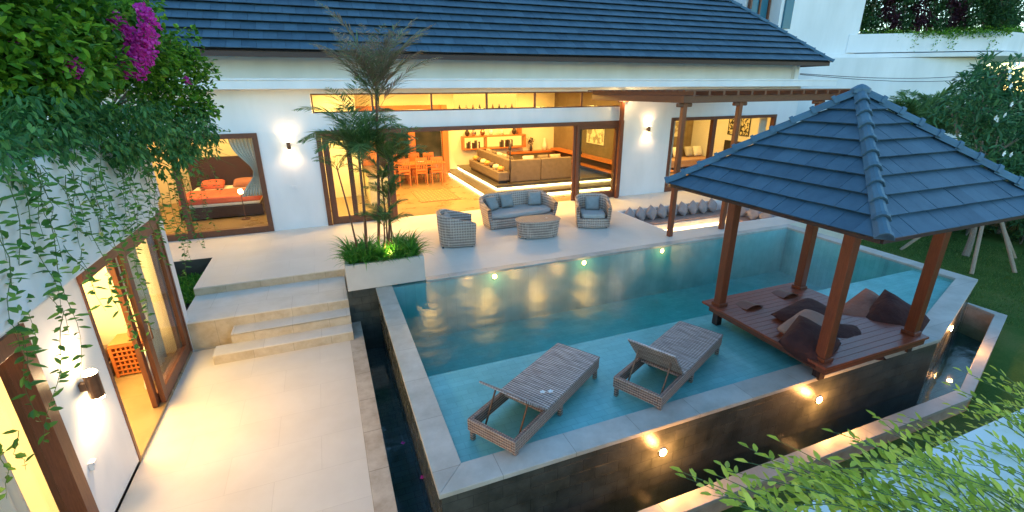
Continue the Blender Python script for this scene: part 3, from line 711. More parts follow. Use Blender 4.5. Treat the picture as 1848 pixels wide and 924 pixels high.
def finish_lounger(o, hx, hy, xh, T, ang):
    M = Matrix.Rotation(ang, 4, 'Y')
    def tr(p): v = Vector(p); c, s = math.cos(ang), math.sin(ang); return (xh+v.x*c, v.y, T+.012-v.x*s+v.z)  # v.x negative -> up
    lb = .52
    q = MB(); s, c = math.sin(ang), math.cos(ang)
    vs = []
    for a in (0,-lb):
        for b in (-hy+.01,hy-.01):
            for n_ in (-.012,.012): vs.append((xh+a*c+n_*s, b, T+.012-a*s+n_*c))
    q.add(vs, [(0,1,3,2),(4,6,7,5),(0,4,5,1),(2,3,7,6),(0,2,6,4),(1,5,7,3)]); q.build('backrest', weave, o, bevel=.004)
    q = MB(); ax, az = xh-.30*c, T-.01+.30*s; bx = xh-.46
    pts = [(ax,-hy+.10,az),(bx+.05,-hy+.10,.14),(bx,-hy+.14,.115),(bx,0,.11),(bx,hy-.14,.115),(bx+.05,hy-.10,.14),(ax,hy-.10,az)]
    q.tube(pts, .011, 6); q.build('support_bracket', metal, o)
lo, Ln, Wd, T, hx, hy, xh = make_lounger(); lo2 = copy_tree(lo)
finish_lounger(lo, hx, hy, xh, T, R(41)); finish_lounger(lo2, hx, hy, xh, T, R(50))
place(lo, (2.02,4.25,ZS), R(32.5), 'grey wicker sun lounger nearest the left pool coping, backrest half raised')
place(lo2, (3.92,4.21,ZS), R(25.8), 'grey wicker sun lounger nearer the gazebo, backrest raised steeply')
def flower(x, y, z, r, label, n=2, mat=petalw, cat='flower'):
    q = MB()
    for k in range(n):
        cx_, cy_ = x+rnd.uniform(-1,1)*r*(n>1), y+rnd.uniform(-1,1)*r*(n>1)
        for j in range(5):
            a = j*1.2566+k; leaf(q, Vector((cx_,cy_,z)), Vector((math.cos(a),math.sin(a),.35)), Vector((0,0,1)), r*.8, r*.6, .15)
    return tag(q.build('frangipani_flower', mat), label, cat)
flower(2.02,4.08,.215,.05,'white frangipani blossoms lying on the left sun lounger',2)
flower(3.80,4.05,.215,.05,'white frangipani blossoms lying on the right sun lounger',2)
flower(4.95,10.2,.455,.045,'white blossom lying on the wicker coffee table',1)

# ================================================================== WICKER SET
def smooth_u(w_, d_, r, n=7):
    """U path from the front of one arm round the back to the front of the other; local front is -y"""
    hx, hy = w_/2, d_/2; pts = [(-hx,-hy)]
    for i in range(n+1):
        a = math.pi - (math.pi/2)*i/n; pts.append((-hx+r+r*math.cos(a), hy-r+r*math.sin(a)))
    k = 4
    for i in range(1,k): pts.append((-hx+r+(2*hx-2*r)*i/k, hy))
    for i in range(n+1):
        a = math.pi/2 - (math.pi/2)*i/n; pts.append((hx-r+r*math.cos(a), hy-r+r*math.sin(a)))
    pts.append((hx,-hy)); return pts
def make_tub(name, w_, d_, r, backh, armh, label, cat, group=None):
    o = thing(name, (0,0,0), label, cat, group)
    P_ = smooth_u(w_, d_, r); n = len(P_); q = MB(); lens = [0]
    for i in range(1,n): lens.append(lens[-1]+math.hypot(P_[i][0]-P_[i-1][0],P_[i][1]-P_[i-1][1]))
    th = .085
    for i, (x, y) in enumerate(P_):
        t = min(1, max(0, (y+d_/2)/d_)); h = armh+(backh-armh)*(t*t*(3-2*t))
        a, b = P_[max(0,i-1)], P_[min(n-1,i+1)]; dx, dy = b[0]-a[0], b[1]-a[1]; l = math.hypot(dx,dy); nx, ny = dy/l, -dx/l   # inward
        fl = .93
        ring = [(x*fl, y*fl, .03), (x*1.0, y*1.0, h*.6), (x*1.03, y*1.03, h-.02), (x*1.01+nx*th*.5, y*1.01+ny*th*.5, h+.012), (x+nx*th, y+ny*th, h-.03), (x*.97+nx*th, y*.97+ny*th, .24)]
        q.v.extend(ring)
    for i in range(n-1):
        for k in range(5): q.f.append((i*6+k, i*6+k+1, (i+1)*6+k+1, (i+1)*6+k))
    q.f.append(tuple(range(6))); q.f.append(tuple((n-1)*6+k for k in range(6))[::-1])
    q.build('shell', wick, o, smooth=True)
    hx, hy = w_/2, d_/2
    base = [(x*.925, y*.925) for x, y in P_]
    fr = [(hx*.6,-hy*1.02),(0,-hy*1.07),(-hx*.6,-hy*1.02)]
    q = MB(); q.prism(base+fr, .03, .27); q.build('base', wick, o, bevel=.01)
    ins = [(x*(1-.26/w_*1), min(y*.80, hy-.10)) for x, y in P_]
    q = MB(); q.prism(ins+[(hx*.55,-hy*.99),(0,-hy*1.03),(-hx*.55,-hy*.99)], .272, .385); q.build('seat_cushion', grey_fab, o, bevel=.03, seg=3, smooth=True)
    for sx in (-1,1):
        for sy_ in (-1,1):
            q = MB(); q.lathe([(.02,0),(.022,.032)], (sx*hx*.8,sy_*hy*.8,0), 8); q.build('foot', blacktrim, o)
    return o
ch = make_tub('wicker_armchair', .90, .86, .34, .78, .58, 'x', 'armchair', 'wicker tub armchairs on the terrace')
ch2 = copy_tree(ch)
place(ch, (2.70,10.52,0), R(80), 'grey wicker tub armchair at the planter end, turned side on')
place(ch2, (6.55,10.68,0), R(-24), 'grey wicker tub armchair facing the pool near the sunken seat')
sf = make_tub('wicker_sofa', 2.06, .95, .46, .78, .56, 'long curved grey wicker sofa with three blue grey cushions', 'sofa'); place(sf, (4.74,11.70,0), R(4), sf['label'])
def scat(x, y, z, rx, rz, label, s=.40): return cushion('scatter_cushion', (s,s,.085), slate_fab, (x,y,z), (R(rx),0,R(rz)), label, 'blue grey scatter cushions on the wicker seats')
scat(4.08,11.80,.57,62,34,'blue grey cushion at the left end of the wicker sofa')
scat(4.55,11.93,.58,66,5,'blue grey cushion left of the middle of the wicker sofa')
scat(5.38,11.88,.58,64,-18,'blue grey cushion at the right end of the wicker sofa')
scat(6.62,10.80,.56,66,-24,'blue grey cushion on the armchair near the sunken seat')
scat(2.56,10.62,.55,60,72,'blue grey cushion on the armchair near the planter')
tb = thing('coffee_table', (0,0,0), 'oval grey wicker coffee table in front of the wicker sofa', 'table')
def oval(a, b, n=28, e=2.6): return [(a*abs(math.cos(t))**(2/e)*(1 if math.cos(t)>=0 else -1), b*abs(math.sin(t))**(2/e)*(1 if math.sin(t)>=0 else -1)) for t in (2*math.pi*i/n for i in range(n))]
q = MB(); a = oval(.50,.29); b = oval(.55,.33); n_ = len(a)
q.add([(p[0],p[1],.03) for p in a]+[(p[0],p[1],.42) for p in b], [tuple(range(n_))[::-1], tuple(range(n_,2*n_))]+[(i,(i+1)%n_,n_+(i+1)%n_,n_+i) for i in range(n_)]); q.build('base', wick, tb)
q = MB(); q.prism(oval(.57,.35), .421, .452); q.build('tabletop', wick, tb, bevel=.01)
for sx in (-1,1):
    for sy_ in (-1,1): q = MB(); q.lathe([(.02,0),(.022,.032)], (sx*.36,sy_*.17,0), 8); q.build('foot', blacktrim, tb)
place(tb, (4.75,10.27,0), R(-8), tb['label'])

# ================================================================== SUNKEN SEAT
SP = thing('sunken_seat', (10.1,10.45,-.78), 'sunken square seating pit with beige benches in the terrace by the pool', 'seating pit')
q = MB(); X0,X1,Ya,Yb = 8.0,12.2,9.25,11.65
q.prism([(X0,Ya),(X0,Yb),(X0+.04,Yb-.04),(X0+.04,Ya+.04)],-.82,-.003); q.prism([(X0,Yb),(X1,Yb),(X1-.04,Yb-.04),(X0+.04,Yb-.04)],-.82,-.003)
q.prism([(X1,Yb),(X1,Ya),(X1-.04,Ya+.04),(X1-.04,Yb-.04)],-.82,-.003); q.prism([(X0,Ya),(X1,Ya),(X1-.04,Ya+.04),(X0+.04,Ya+.04)],-.82,-.003); q.build('pit_wall', white, SP)
q = MB(); q.box(X0+.04,X1-.04,Yb-.60,Yb-.04,-.78,-.40); q.box(X0+.04,X0+.6,Ya+.04,Yb-.60,-.78,-.401); q.box(X1-.6,X1-.04,Ya+.04,Yb-.60,-.78,-.401); q.build('bench', lime2, SP, bevel=.01)
q = MB(); q.box(X0+.05,X1-.05,Yb-.58,Yb-.06,-.399,-.33); q.box(X0+.06,X0+.58,Ya+.06,Yb-.62,-.40,-.331); q.box(X1-.58,X1-.06,Ya+.06,Yb-.62,-.40,-.331); q.build('bench_pad', beige_fab, SP, bevel=.02)
q = MB(); q.box(X0+.05,X1-.05,Ya+.05,Yb-.05,-.82,-.779); q.build('pit_floor', lime, SP)
q = MB(); q.box(X0+.61,X1-.61,Yb-.625,Yb-.605,-.60,-.58); q.build('light_strip', strip2, SP)
ords = ['first','second','third','fourth','fifth','sixth','seventh','eighth','ninth','tenth']
for i in range(9):
    cushion('scatter_cushion', (.40,.40,.10), mauve_fab, (8.35+i*.40, Yb-.20, -.13+rnd.uniform(-.01,.01)), (R(70),R(45+rnd.uniform(-8,8)),R(rnd.uniform(-8,8))), 'mauve grey cushion, %s from the left along the back of the sunken seat' % ords[i], 'cushions lining the sunken seat')
for i in range(4):
    cushion('scatter_cushion', (.40,.40,.10), mauve_fab, (X1-.22, Yb-.55-i*.46, -.13), (R(70),R(45),R(-90+rnd.uniform(-8,8))), 'mauve grey cushion on the right side of the sunken seat, %s from its back corner' % ords[i], 'cushions lining the sunken seat')

# ================================================================== PERGOLA
PG = thing('pergola', (10.4,11.0,0), 'brown timber pergola with slatted flat top over the sunken seat', 'pergola')
q = MB(); q.box(7.62,13.3,8.80,8.88,3.18,3.34); q.build('front_beam', wood_x, PG, bevel=.01)
for xx in (7.66,13.1): q = MB(); q.box(xx,xx+.1,8.88,12.84,3.18,3.34); q.build('side_beam', wood_y, PG, bevel=.01)
q = MB()
for i in range(14): x = 7.72+i*.42; q.box(x-.03,x+.03,8.6,12.85,3.34,3.43)
q.build('rafter', wood_y, PG)
q = MB()
for i in range(20): y = 8.7+i*.215; q.box(7.5,13.4,y-.035,y+.035,3.43,3.46)
q.build('slat', wood_x, PG)
for x, y in ((7.78,8.96),(9.45,8.96),(12.14,8.96),(9.0,13.18)):
    q = MB(); q.box(x-.055,x+.055,y-.055,y+.055,.003,3.18); p = q.build('post', wood_post, PG, bevel=.008)
    q = MB(); q.box(x-.2,x+.2,y-.045,y+.045,3.09,3.178); q.build('bracket', wood_x, p, bevel=.02)
for x, y, z, lb in ((9.1,13.05,3.25,'small glowing spotlight at the top of the pergola wall post'),):
    o = thing('spotlight', (x,y,z), lb, 'spotlight'); q = MB(); q.lathe([(.02,.05),(.035,.04),(.035,-.03)], (x,y,z), 12); q.build('housing', metal, o)
    q = MB(); q.lathe([(.03,-.045),(.03,-.031)], (x,y,z), 12); q.build('lens', lampglow, o)
    light('POINT', 'bulb', (x,y-.06,z-.08), 3, (1,.75,.4), o, shadow_soft_size=.03)

# ================================================================== PLANTER WITH PALMS
PB = thing('planter_box', (.8,8.85,0), 'white rendered planter box at the pool corner with strap leaved plants', 'planter')
q = MB(); x0,x1,y0,y1,h = .08,1.52,8.45,9.2,.50
q.box(x0,x1,y0,y0+.08,0,h); q.box(x0,x1,y1-.08,y1,0,h); q.box(x0,x0+.08,y0+.08,y1-.08,0,h-.001); q.box(x1-.08,x1,y0+.08,y1-.08,0,h-.001); q.build('box', principled('cream_render', (.60,.55,.48), (.68,.63,.56), 2.5, .75, .2, 40), PB, bevel=.008)
q = MB(); q.box(x0+.08,x1-.08,y0+.08,y1-.08,.02,.44); q.build('soil', soil, PB)
def strap_clump(name, x, y, z, n, ln, wd, label, group, mat=leaf_l, cat='plant'):
    q = MB()
    for i in range(n):
        a = rnd.uniform(0,6.283); el = rnd.uniform(.6,1.45); l = ln*rnd.uniform(.65,1.15); d = Vector((math.cos(a),math.sin(a),0))
        p = Vector((x+rnd.uniform(-.05,.05),y+rnd.uniform(-.05,.05),z)); s = d.cross(Vector((0,0,1))); k = 5; base = len(q.v); ww = wd*rnd.uniform(.7,1.1)
        for j in range(k+1):
            t = j/k; e2 = el-t*t*1.1; wj = ww*(1-t**2.2)*(.6+.4*math.sin(math.pi*min(1,t+.3)))+.0008
            if j: p = p+(d*math.cos(e2)+Vector((0,0,math.sin(e2))))*(l/k)
            q.v.extend([tuple(p-s*wj/2+Vector((0,0,wj*.2))), tuple(p), tuple(p+s*wj/2+Vector((0,0,wj*.2)))])
        for j in range(k):
            b = base+j*3; q.f.extend([(b,b+1,b+4,b+3),(b+1,b+2,b+5,b+4)])
    return tag(q.build(name, mat), label, cat, group)
pos = [(.26,8.62),(.50,8.60),(.76,8.62),(1.02,8.60),(1.30,8.62),(.24,8.98),(.52,9.02),(1.08,9.02),(1.34,8.98),(.40,8.80),(1.16,8.80)]
pn = ['front left corner','front edge, second from the left','middle of the front edge','front edge, second from the right','front right corner','back left corner','back edge left of the palms','back edge right of the palms','back right corner','left half behind the front row','right half behind the front row']
for (x, y), lb in zip(pos, pn): strap_clump('strap_leaf_plant', x, y, .44, 80, .56, .045, 'green strap leaved plant in the planter box, '+lb, 'strap leaved plants in the planter box')

def frond(ml, ms, p0, dirh, up, ln, droop, lw, ll, n=22, rad=.006):
    """pinnate frond: rachis starts at p0, leaves the crown with elevation up"""
    d = Vector((math.cos(dirh), math.sin(dirh), 0)); p = Vector(p0); pts = [p.copy()]; el = up
    for j in range(n):
        el -= droop/n*(.4+1.2*j/n); p = p+(d*math.cos(el)+Vector((0,0,math.sin(el))))*(ln/n); pts.append(p.copy())
    ms.tube(pts, [rad*(1-.8*i/n) for i in range(n+1)], 4, False)
    for j in range(3, n+1):
        t = j/n; q0 = pts[j]; tg = (pts[j]-pts[j-1]).normalized(); s = d.cross(Vector((0,0,1)))
        l = ll*math.sin(math.pi*min(1,.25+t*.72))
        for sg in (-1,1):
            for h in (0,.5):
                leaf(ml, q0-tg*(ln/n)*h, tg*.85+s*sg*rnd.uniform(.6,1)+Vector((0,0,rnd.uniform(-.55,.1))), Vector((0,0,1)), l*rnd.uniform(.85,1.1), lw, .2)
def palm(name, base, top, rad, nf, ln, ll, label, cat='palm', group=None, up=(.9,1.35), lw=.018, lmat=leaf_p, smat=stem_r, droop=1.1, crownshaft=True, az=None, extra=None):
    o = thing(name, base, label, cat, group); b, t = Vector(base), Vector(top); q = MB()
    pts = [b.lerp(t, i/8)+Vector((math.sin(i*.5)*.015,0,0)) for i in range(9)]
    q.tube(pts, [rad*(1.15-.4*i/8) for i in range(9)], 8); q.build('trunk', bark if rad > .04 else smat, o)
    ml, ms = MB(), MB()
    for i in range(nf):
        a = (az[i] if az else i*2.4+rnd.uniform(-.3,.3)); frond(ml, ms, t+Vector((0,0,-.02*i)), a, rnd.uniform(*up), ln*rnd.uniform(.8,1.1), droop*rnd.uniform(.7,1.2), lw, ll)
    ms.build('frond_stem', stem_g, o); ml.build('crown', lmat, o)
    return o
PGp = 'slender palms in the planter'
palm('red_stem_palm', (.50,8.86,.44), (.58,8.84,2.65), .026, 24, 1.2, .40, 'tallest leaning feathery palm on the left side of the planter', group=PGp, up=(.65,1.5), lw=.024, droop=1.5)
palm('red_stem_palm', (.72,8.92,.44), (1.00,8.90,3.6), .026, 22, 1.5, .38, 'slender red stemmed palm rising through the middle of the planter', group=PGp, up=(.95,1.5), lmat=leaf_pr, lw=.022, droop=.8)
palm('red_stem_palm', (.90,8.84,.44), (1.08,8.80,2.35), .020, 12, .95, .30, 'shorter feathery palm in the planter with fronds reaching right', group=PGp, up=(.7,1.4), lw=.022, droop=1.2)
palm('red_stem_palm', (.80,8.80,.44), (.88,8.74,1.15), .016, 7, .65, .24, 'low bushy young palm at the foot of the taller palms', group=PGp, up=(.8,1.5), lw=.020, droop=1.2)
palm('red_stem_palm', (.98,8.92,.44), (1.02,8.95,1.6), .016, 6, .6, .22, 'young palm behind the bushy one on the right of the palm clump', group=PGp, up=(.8,1.5), lw=.020, droop=1.2)
palm('red_stem_palm', (.90,8.90,.44), (.94,8.95,1.95), .016, 6, .6, .22, 'young palm in the middle of the clump half way up the tall stems', group=PGp, up=(.8,1.5), lw=.020, droop=1.2)
palm('red_stem_palm', (.36,8.80,.44), (.18,8.78,2.25), .016, 6, .55, .16, 'thin bare palm stem at the far left of the clump with a small crown', group=PGp, up=(.4,1.3), lw=.010, droop=1.2)
up_ = thing('garden_uplight', (.98,8.72,.44), 'small warm uplight among the strap leaves under the palms', 'spotlight')
q = MB(); q.lathe([(.03,0),(.035,.02),(.035,.08)], (.98,8.72,.44), 12); q.build('housing', dark_obj, up_); q = MB(); q.lathe([(.03,.081),(.03,.088)], (.98,8.72,.44), 12); q.build('lens', lampglow, up_)
light('POINT', 'bulb', (.98,8.72,.60), 7, (1,.72,.2), up_, shadow_soft_size=.05)
q = MB(); ms = MB()
for _ in range(1500): leaf(q, Vector((rnd.uniform(-3.4,-2.66),rnd.uniform(9.85,11.5),-.42+rnd.uniform(0,.12))), rv()+Vector((0,0,.7)), rv(), .10, .03)
tag(q.build('ground_cover', leaf_l), 'low green ground cover growing in the bed beside the steps', 'ground cover', kind='stuff')

# ================================================================== WALL LAMPS, SWITCH PLATES
def sconce(x, y, z, nx, ny, label, power=9, r_=.045, hgt=.20):
    o = thing('wall_lamp', (x,y,z), label, 'wall lamp', 'up and down wall lamps'); cx_, cy_ = x+nx*.11, y+ny*.11
    q = MB(); n_ = 16; prof = [(r_-.006,-hgt/2),(r_,-hgt/2),(r_,hgt/2),(r_-.006,hgt/2),(r_-.006,hgt/2-.03),(.005,hgt/2-.03)]
    q.lathe(prof, (cx_,cy_,z), n_); q.build('shade', metal, o, smooth=False)
    q = MB(); q.obox((x+nx*.035,y+ny*.035,z), (.06,.06,.08)); q.build('wall_mount', metal, o)
    for s in (1,-1):
        q = MB(); q.lathe([(r_*.98,s*(hgt/2+.002)-.002),(r_*.80,s*(hgt/2+.004)+s*.02)], (cx_,cy_,z), 12); q.build('bulb_disc', lampglow, o)
        light('SPOT', 'bulb', (cx_,cy_,z+s*(hgt/2+.02)), power, (1,.64,.36), o, rot=(0 if s < 0 else R(180),0,0), spot_size=R(150), spot_blend=1.0, shadow_soft_size=.045)
    return o
sconce(-.81,13.36,2.19,0,-1,'bronze up and down wall lamp between the bedroom and living room doors')
sconce(10.16,13.36,2.21,0,-1,'bronze up and down wall lamp between the living room doors and the right window')
sconce(-2.50,5.12,.80,1,0,'large bronze wall lamp on the side wing beside its open glass door', 20, .06, .26)
def plate(x0,x1,y0,y1,z0,z1,label): return tag(MB().box(x0,x1,y0,y1,z0,z1).build('switch_plate', plastic, bevel=.004), label, 'switch plate', 'white plates on the walls')
o = thing('switch_plate', (-.86,13.355,1.12), 'white double socket plate below the wall lamp beside the living room doors', 'switch plate')
q = MB(); q.box(-.95,-.87,13.345,13.359,1.08,1.16); q.build('socket', plastic, o, bevel=.004); q = MB(); q.box(-.86,-.78,13.345,13.359,1.08,1.16); q.build('socket', plastic, o, bevel=.004)
o = thing('switch_plate', (-2.5,4.85,.10), 'white outdoor socket box below the wall lamp on the side wing', 'switch plate')
q = MB(); q.box(-2.499,-2.46,4.80,4.88,.05,.14); q.build('cover', plastic, o, bevel=.006); q = MB(); q.box(-2.46,-2.45,4.81,4.87,.10,.135); q.build('flap', plastic, o, bevel=.002)

# pool and basin lamps
def pool_lamp(name, x, y, z, nx, ny, label, power, grp, mat=lampglow2, r_=.048, c=(1,.45,.13)):
    o = thing(name, (x,y,z), label, 'pool lamp', grp)
    q = MB(); d = Vector((nx,ny,0)); p = Vector((x,y,z)); q.tube([p-d*.005, p+d*.014], [r_*1.45, r_*1.3], 16); q.build('ring', chrome, o)
    q = MB(); q.tube([p+d*.0145, p+d*.022], [r_, r_*.85], 16); q.build('lens', mat, o)
    if power: light('POINT', 'bulb', p+d*.20, power, c, o, shadow_soft_size=.04)
    return o
for x, y, z, w_ in ((3.14,3.335,-.40,'under the left half of the front coping'),(5.67,3.335,-.40,'under the front coping near the gazebo')):
    pool_lamp('basin_lamp', x, y, z, 0, -1, 'warm round lamp in the dark pool wall '+w_, 4.5, 'round lamps in the outer pool wall')
pool_lamp('basin_lamp', 9.53,3.83,-.38, .32,-.95, 'warm round lamp in the angled pool wall at the right end', 4, 'round lamps in the outer pool wall')
emit_under = emit('underwater_lamp_glow', (1,.50,.12), 9)
for x, w_ in ((2.93,'left'),(5.03,'middle'),(7.14,'right')):
    pool_lamp('pool_lamp', x, 8.43, -.13, 0, -1, 'warm underwater lamp on the far pool wall, %s one of three' % w_, .5, 'underwater lamps on the far pool wall', c=(1,.6,.2), mat=emit_under)

# ================================================================== INTERIOR, LIVING ROOM
q = MB(); q.box(4.97,10.2,14.60,15.36,.004,.15); q.box(4.97,5.50,15.36,20.4,.004,.15)
SPF = thing('raised_platform', (7.5,17,0), 'two stepped dark stone platform edged with glowing light strips inside the living room', 'platform')
q.build('lower_step', dstone, SPF)
q = MB(); q.box(5.50,10.2,15.36,20.4,.004,.30); q.build('upper_step', dstone, SPF)
q = MB(); q.box(4.93,10.2,14.575,14.597,.01,.05); q.box(4.945,4.967,14.6,20.4,.01,.05); q.box(5.46,10.2,15.335,15.357,.16,.20); q.box(5.475,5.497,15.36,20.4,.16,.20); q.build('led_strip', ledm, SPF)
q = MB(); q.box(4.90,10.2,14.54,15.34,.151,.165); q.box(4.90,5.46,15.34,20.4,.151,.165); q.box(5.44,10.2,15.30,20.4,.301,.318); q.box(5.42,5.44,15.3,20.4,.301,.318); q.build('step_nosing', dstone, SPF)
LS = thing('corner_sofa', (6.2,15.8,.32), 'large taupe corner sofa seen from behind on the raised platform', 'sofa')
q = MB(); q.box(6.10,7.32,15.62,15.80,.32,1.10); q.build('backrest', sofa_fab, LS, bevel=.03); q = MB(); q.box(7.34,8.60,15.62,15.80,.32,1.10); q.build('backrest', sofa_fab, LS, bevel=.03)
q = MB(); q.box(6.10,6.28,15.82,17.7,.32,1.10); q.build('backrest', sofa_fab, LS, bevel=.03); q = MB(); q.box(6.10,6.28,17.72,19.5,.32,1.10); q.build('backrest', sofa_fab, LS, bevel=.03)
q = MB(); q.box(6.29,8.60,15.81,16.7,.36,.74); q.box(6.29,7.2,16.7,19.5,.361,.739); q.build('seat', sofa_fab, LS, bevel=.03)
for i, (x, y) in enumerate(((6.42,16.3),(6.42,16.8),(6.42,17.4),(6.42,18.0),(6.42,18.7),(7.0,16.0),(7.6,16.0),(8.1,16.0))):
    cushion('sofa_cushion', (.48,.48,.10), (sofa_fab,beige_fab,grey_fab)[i%3], (x,y,.96), (R(70),0,R(90 if i<5 else 0)), 'plump cushion on the corner sofa, %s counted from the corner %s' % (ords[i if i<5 else i-5], 'along the left wing' if i<5 else 'along the near back'), 'cushions on the corner sofa', seed=i)
q = MB(); q.box(5.62,6.02,15.5,19.1,.42,.72); bnc = thing('low_bench', (5.8,17,.32), 'low taupe bench chest running beside the corner sofa', 'bench'); q.build('body', sofa_fab, bnc, bevel=.02)
q = MB(); q.box(5.66,5.98,15.6,19.0,.32,.42); q.build('plinth', blacktrim, bnc)
cl = [(.65,.35,.1),(.7,.6,.3),(.5,.15,.05),(.2,.12,.08)]
fm = [principled('decor_orange', (.6,.25,.06), None, bumps=0), principled('decor_cream', (.7,.6,.4), None, bumps=0), principled('decor_dark', (.08,.05,.04), None, bumps=0)]
for i in range(7):
    y = 15.8+i*.5
    q = MB(); q.lathe([(.05,0),(.12,.06),(.13,.11),(.09,.17),(.02,.19)], (5.82,y,.72), 12)
    tag(q.build('decorative_bowl', fm[i%3]), 'small %s ornament on the low bench, %s from its near end' % (('orange','cream','dark')[i%3], ords[i]), 'ornament', 'ornaments on the low bench')
q = MB(); q.lathe([(.07,0),(.07,.02),(.02,.05),(.018,.4),(.05,.55),(.03,.75),(.02,.95),(.035,1.05),(.02,1.15),(.06,1.25),(.004,1.5)], (6.02,15.40,.318), 12)
tag(q.build('carved_figure', dark_obj), 'tall thin dark carved figure at the near corner of the corner sofa', 'sculpture')
# shelves on the back wall
W1 = thing('wall_shelf', (7.1,20.2,1.0), 'orange timber wall shelf holding books on the back wall', 'shelf')
q = MB(); q.box(5.66,8.6,20.0,20.4,1.52,1.57); q.box(5.66,8.6,20.0,20.4,1.00,1.05); q.box(5.66,5.71,20.0,20.4,1.05,1.52); q.box(6.7,6.74,20.0,20.4,1.05,1.52); q.box(8.55,8.6,20.0,20.4,1.05,1.52); q.build('board', wood_or, W1)
q = MB(); q.box(5.72,8.54,20.385,20.395,1.06,1.51); q.build('glowing_back', shelf_glow, W1)
for k in range(16):
    x = (5.85 if k < 8 else 7.4)+.075*(k%8); h = rnd.uniform(.22,.34)
    q = MB(); q.box(x,x+.05,20.05,20.25,1.052,1.052+h)
    tag(q.build('book', (dark_obj,fm[2],paper,brown_fab)[k%4]), '%s book standing on the orange wall shelf, %s of its row' % (('left row','right row')[k//8], ords[k%8]), 'book', 'books on the wall shelf')
for k, (x, m_) in enumerate(((5.9,dark_obj),(6.2,chrome),(6.6,metal),(7.0,ceramic),(7.5,ceramic),(8.1,dark_obj))):
    q = MB(); q.lathe([(.05,0),(.10,.08),(.11,.16),(.05,.26),(.06,.3)], (x,20.2,1.572), 12); tag(q.build('vase', m_), 'ornament on top of the orange wall shelf, %s from the left' % ords[k], 'vase', 'ornaments on the wall shelf')
W2 = thing('wall_shelf', (8.4,20.1,2.2), 'high orange shelf of lit bottles and glasses seen through the clerestory', 'shelf')
q = MB(); q.box(5.4,8.4,20.0,20.4,2.55,2.62); q.box(8.3,8.4,20.0,20.4,1.6,2.55); q.build('board', wood_or, W2); q = MB(); q.box(5.4,8.3,20.387,20.397,2.64,3.3); q.build('glowing_back', shelf_glow, W2)
for k in range(9):
    x = 5.6+k*.3; q = MB(); q.lathe([(.04,0),(.05,.02),(.05,.14),(.02,.2),(.02,.26)], (x,20.2,2.622), 10); tag(q.build('bottle', (dark_obj,chrome,metal)[k%3]), 'bottle on the high lit shelf, %s from the left' % ords[k], 'bottle', 'bottles on the high shelf')
CN = thing('sideboard', (9.4,19.9,.32), 'long orange timber sideboard along the back wall', 'sideboard')
q = MB(); q.box(7.8,10.2,19.9,20.38,.72,.80); q.build('top', wood_or, CN); q = MB(); q.box(7.9,10.15,19.95,20.36,.32,.719); q.build('cabinet', sofa_fab, CN)
SD = thing('floating_shelf', (10.0,17,.9), 'long orange timber bench shelf in two tiers along the stone wall', 'shelf')
q = MB(); q.box(9.78,10.197,14.2,19.85,.86,.93); q.build('upper_board', wood_or, SD); q = MB(); q.box(9.78,10.197,14.2,19.85,.52,.59); q.build('lower_board', wood_or, SD)
q = MB(); q.box(10.0,10.19,14.3,19.8,.59,.86); q.build('back_board', wood_dark, SD)
def vase(x, y, z, h, m_, label, leafy=False, cat='vase'):
    o = thing('vase', (x,y,z), label, cat); q = MB(); q.lathe([(h*.14,0),(h*.24,h*.3),(h*.2,h*.6),(h*.1,h*.85),(h*.14,h)], (x,y,z), 14); q.build('body', m_, o, smooth=True)
    if leafy: q = MB(); blob(q, (x,y,z+h*1.5), h*.45, 90, .10, .04, 5); q.build('flowers', leaf_red, o)
    return o
vase(8.9,20.1,.80,.30,dark_obj,'dark round vase with foliage on the sideboard',True); vase(9.6,20.1,.80,.55,ceramic,'pale tall vase on the sideboard near the corner'); vase(9.98,14.7,.93,.28,dark_obj,'dark potted plant at the near end of the floating shelf',True)
vase(9.95,17.3,.93,.14,dark_obj,'small dark bowl in the middle of the floating shelf',cat='bowl')
def printmat(name, bg, fg, sc_):
    m, nt, out = nodes(name); p = N(nt,'ShaderNodeBsdfPrincipled'); L(nt,p.outputs[0],out.inputs[0])
    v = coords(nt); L(nt, ramp(nt, noise(nt, v, sc_, 3), [(.47, fg), (.53, bg)]), p.inputs['Base Color']); return m
artm = printmat('art_print', (.78,.72,.55), (.35,.28,.2), 4)
inkm = printmat('ink_print', (.75,.68,.45), (.03,.03,.03), 9)
def picture(x0,x1,y,z0,z1,label,m_=paper,axis='y'):
    o = thing('framed_picture', ((x0+x1)/2,y,z0) if axis=='y' else (y,(x0+x1)/2,z0), label, 'picture')
    q = MB(); 
    if axis=='y': frame_rect(q,x0,x1,z0,z1,y-.03,y-.003,.035)
    else: frame_yz(q,x0,x1,z0,z1,y-.03,y-.003,.035,.035)
    q.build('frame', ceramic if m_ is artm else blacktrim, o)
    q = MB(); (q.box(x0+.035,x1-.035,y-.02,y-.004,z0+.035,z1-.035) if axis=='y' else q.box(y-.02,y-.004,x0+.035,x1-.035,z0+.035,z1-.035)); q.build('print', m_, o); return o
picture(16.0,17.3,10.197,1.40,2.10,'large pale framed print on the brown stone wall', artm, 'x')
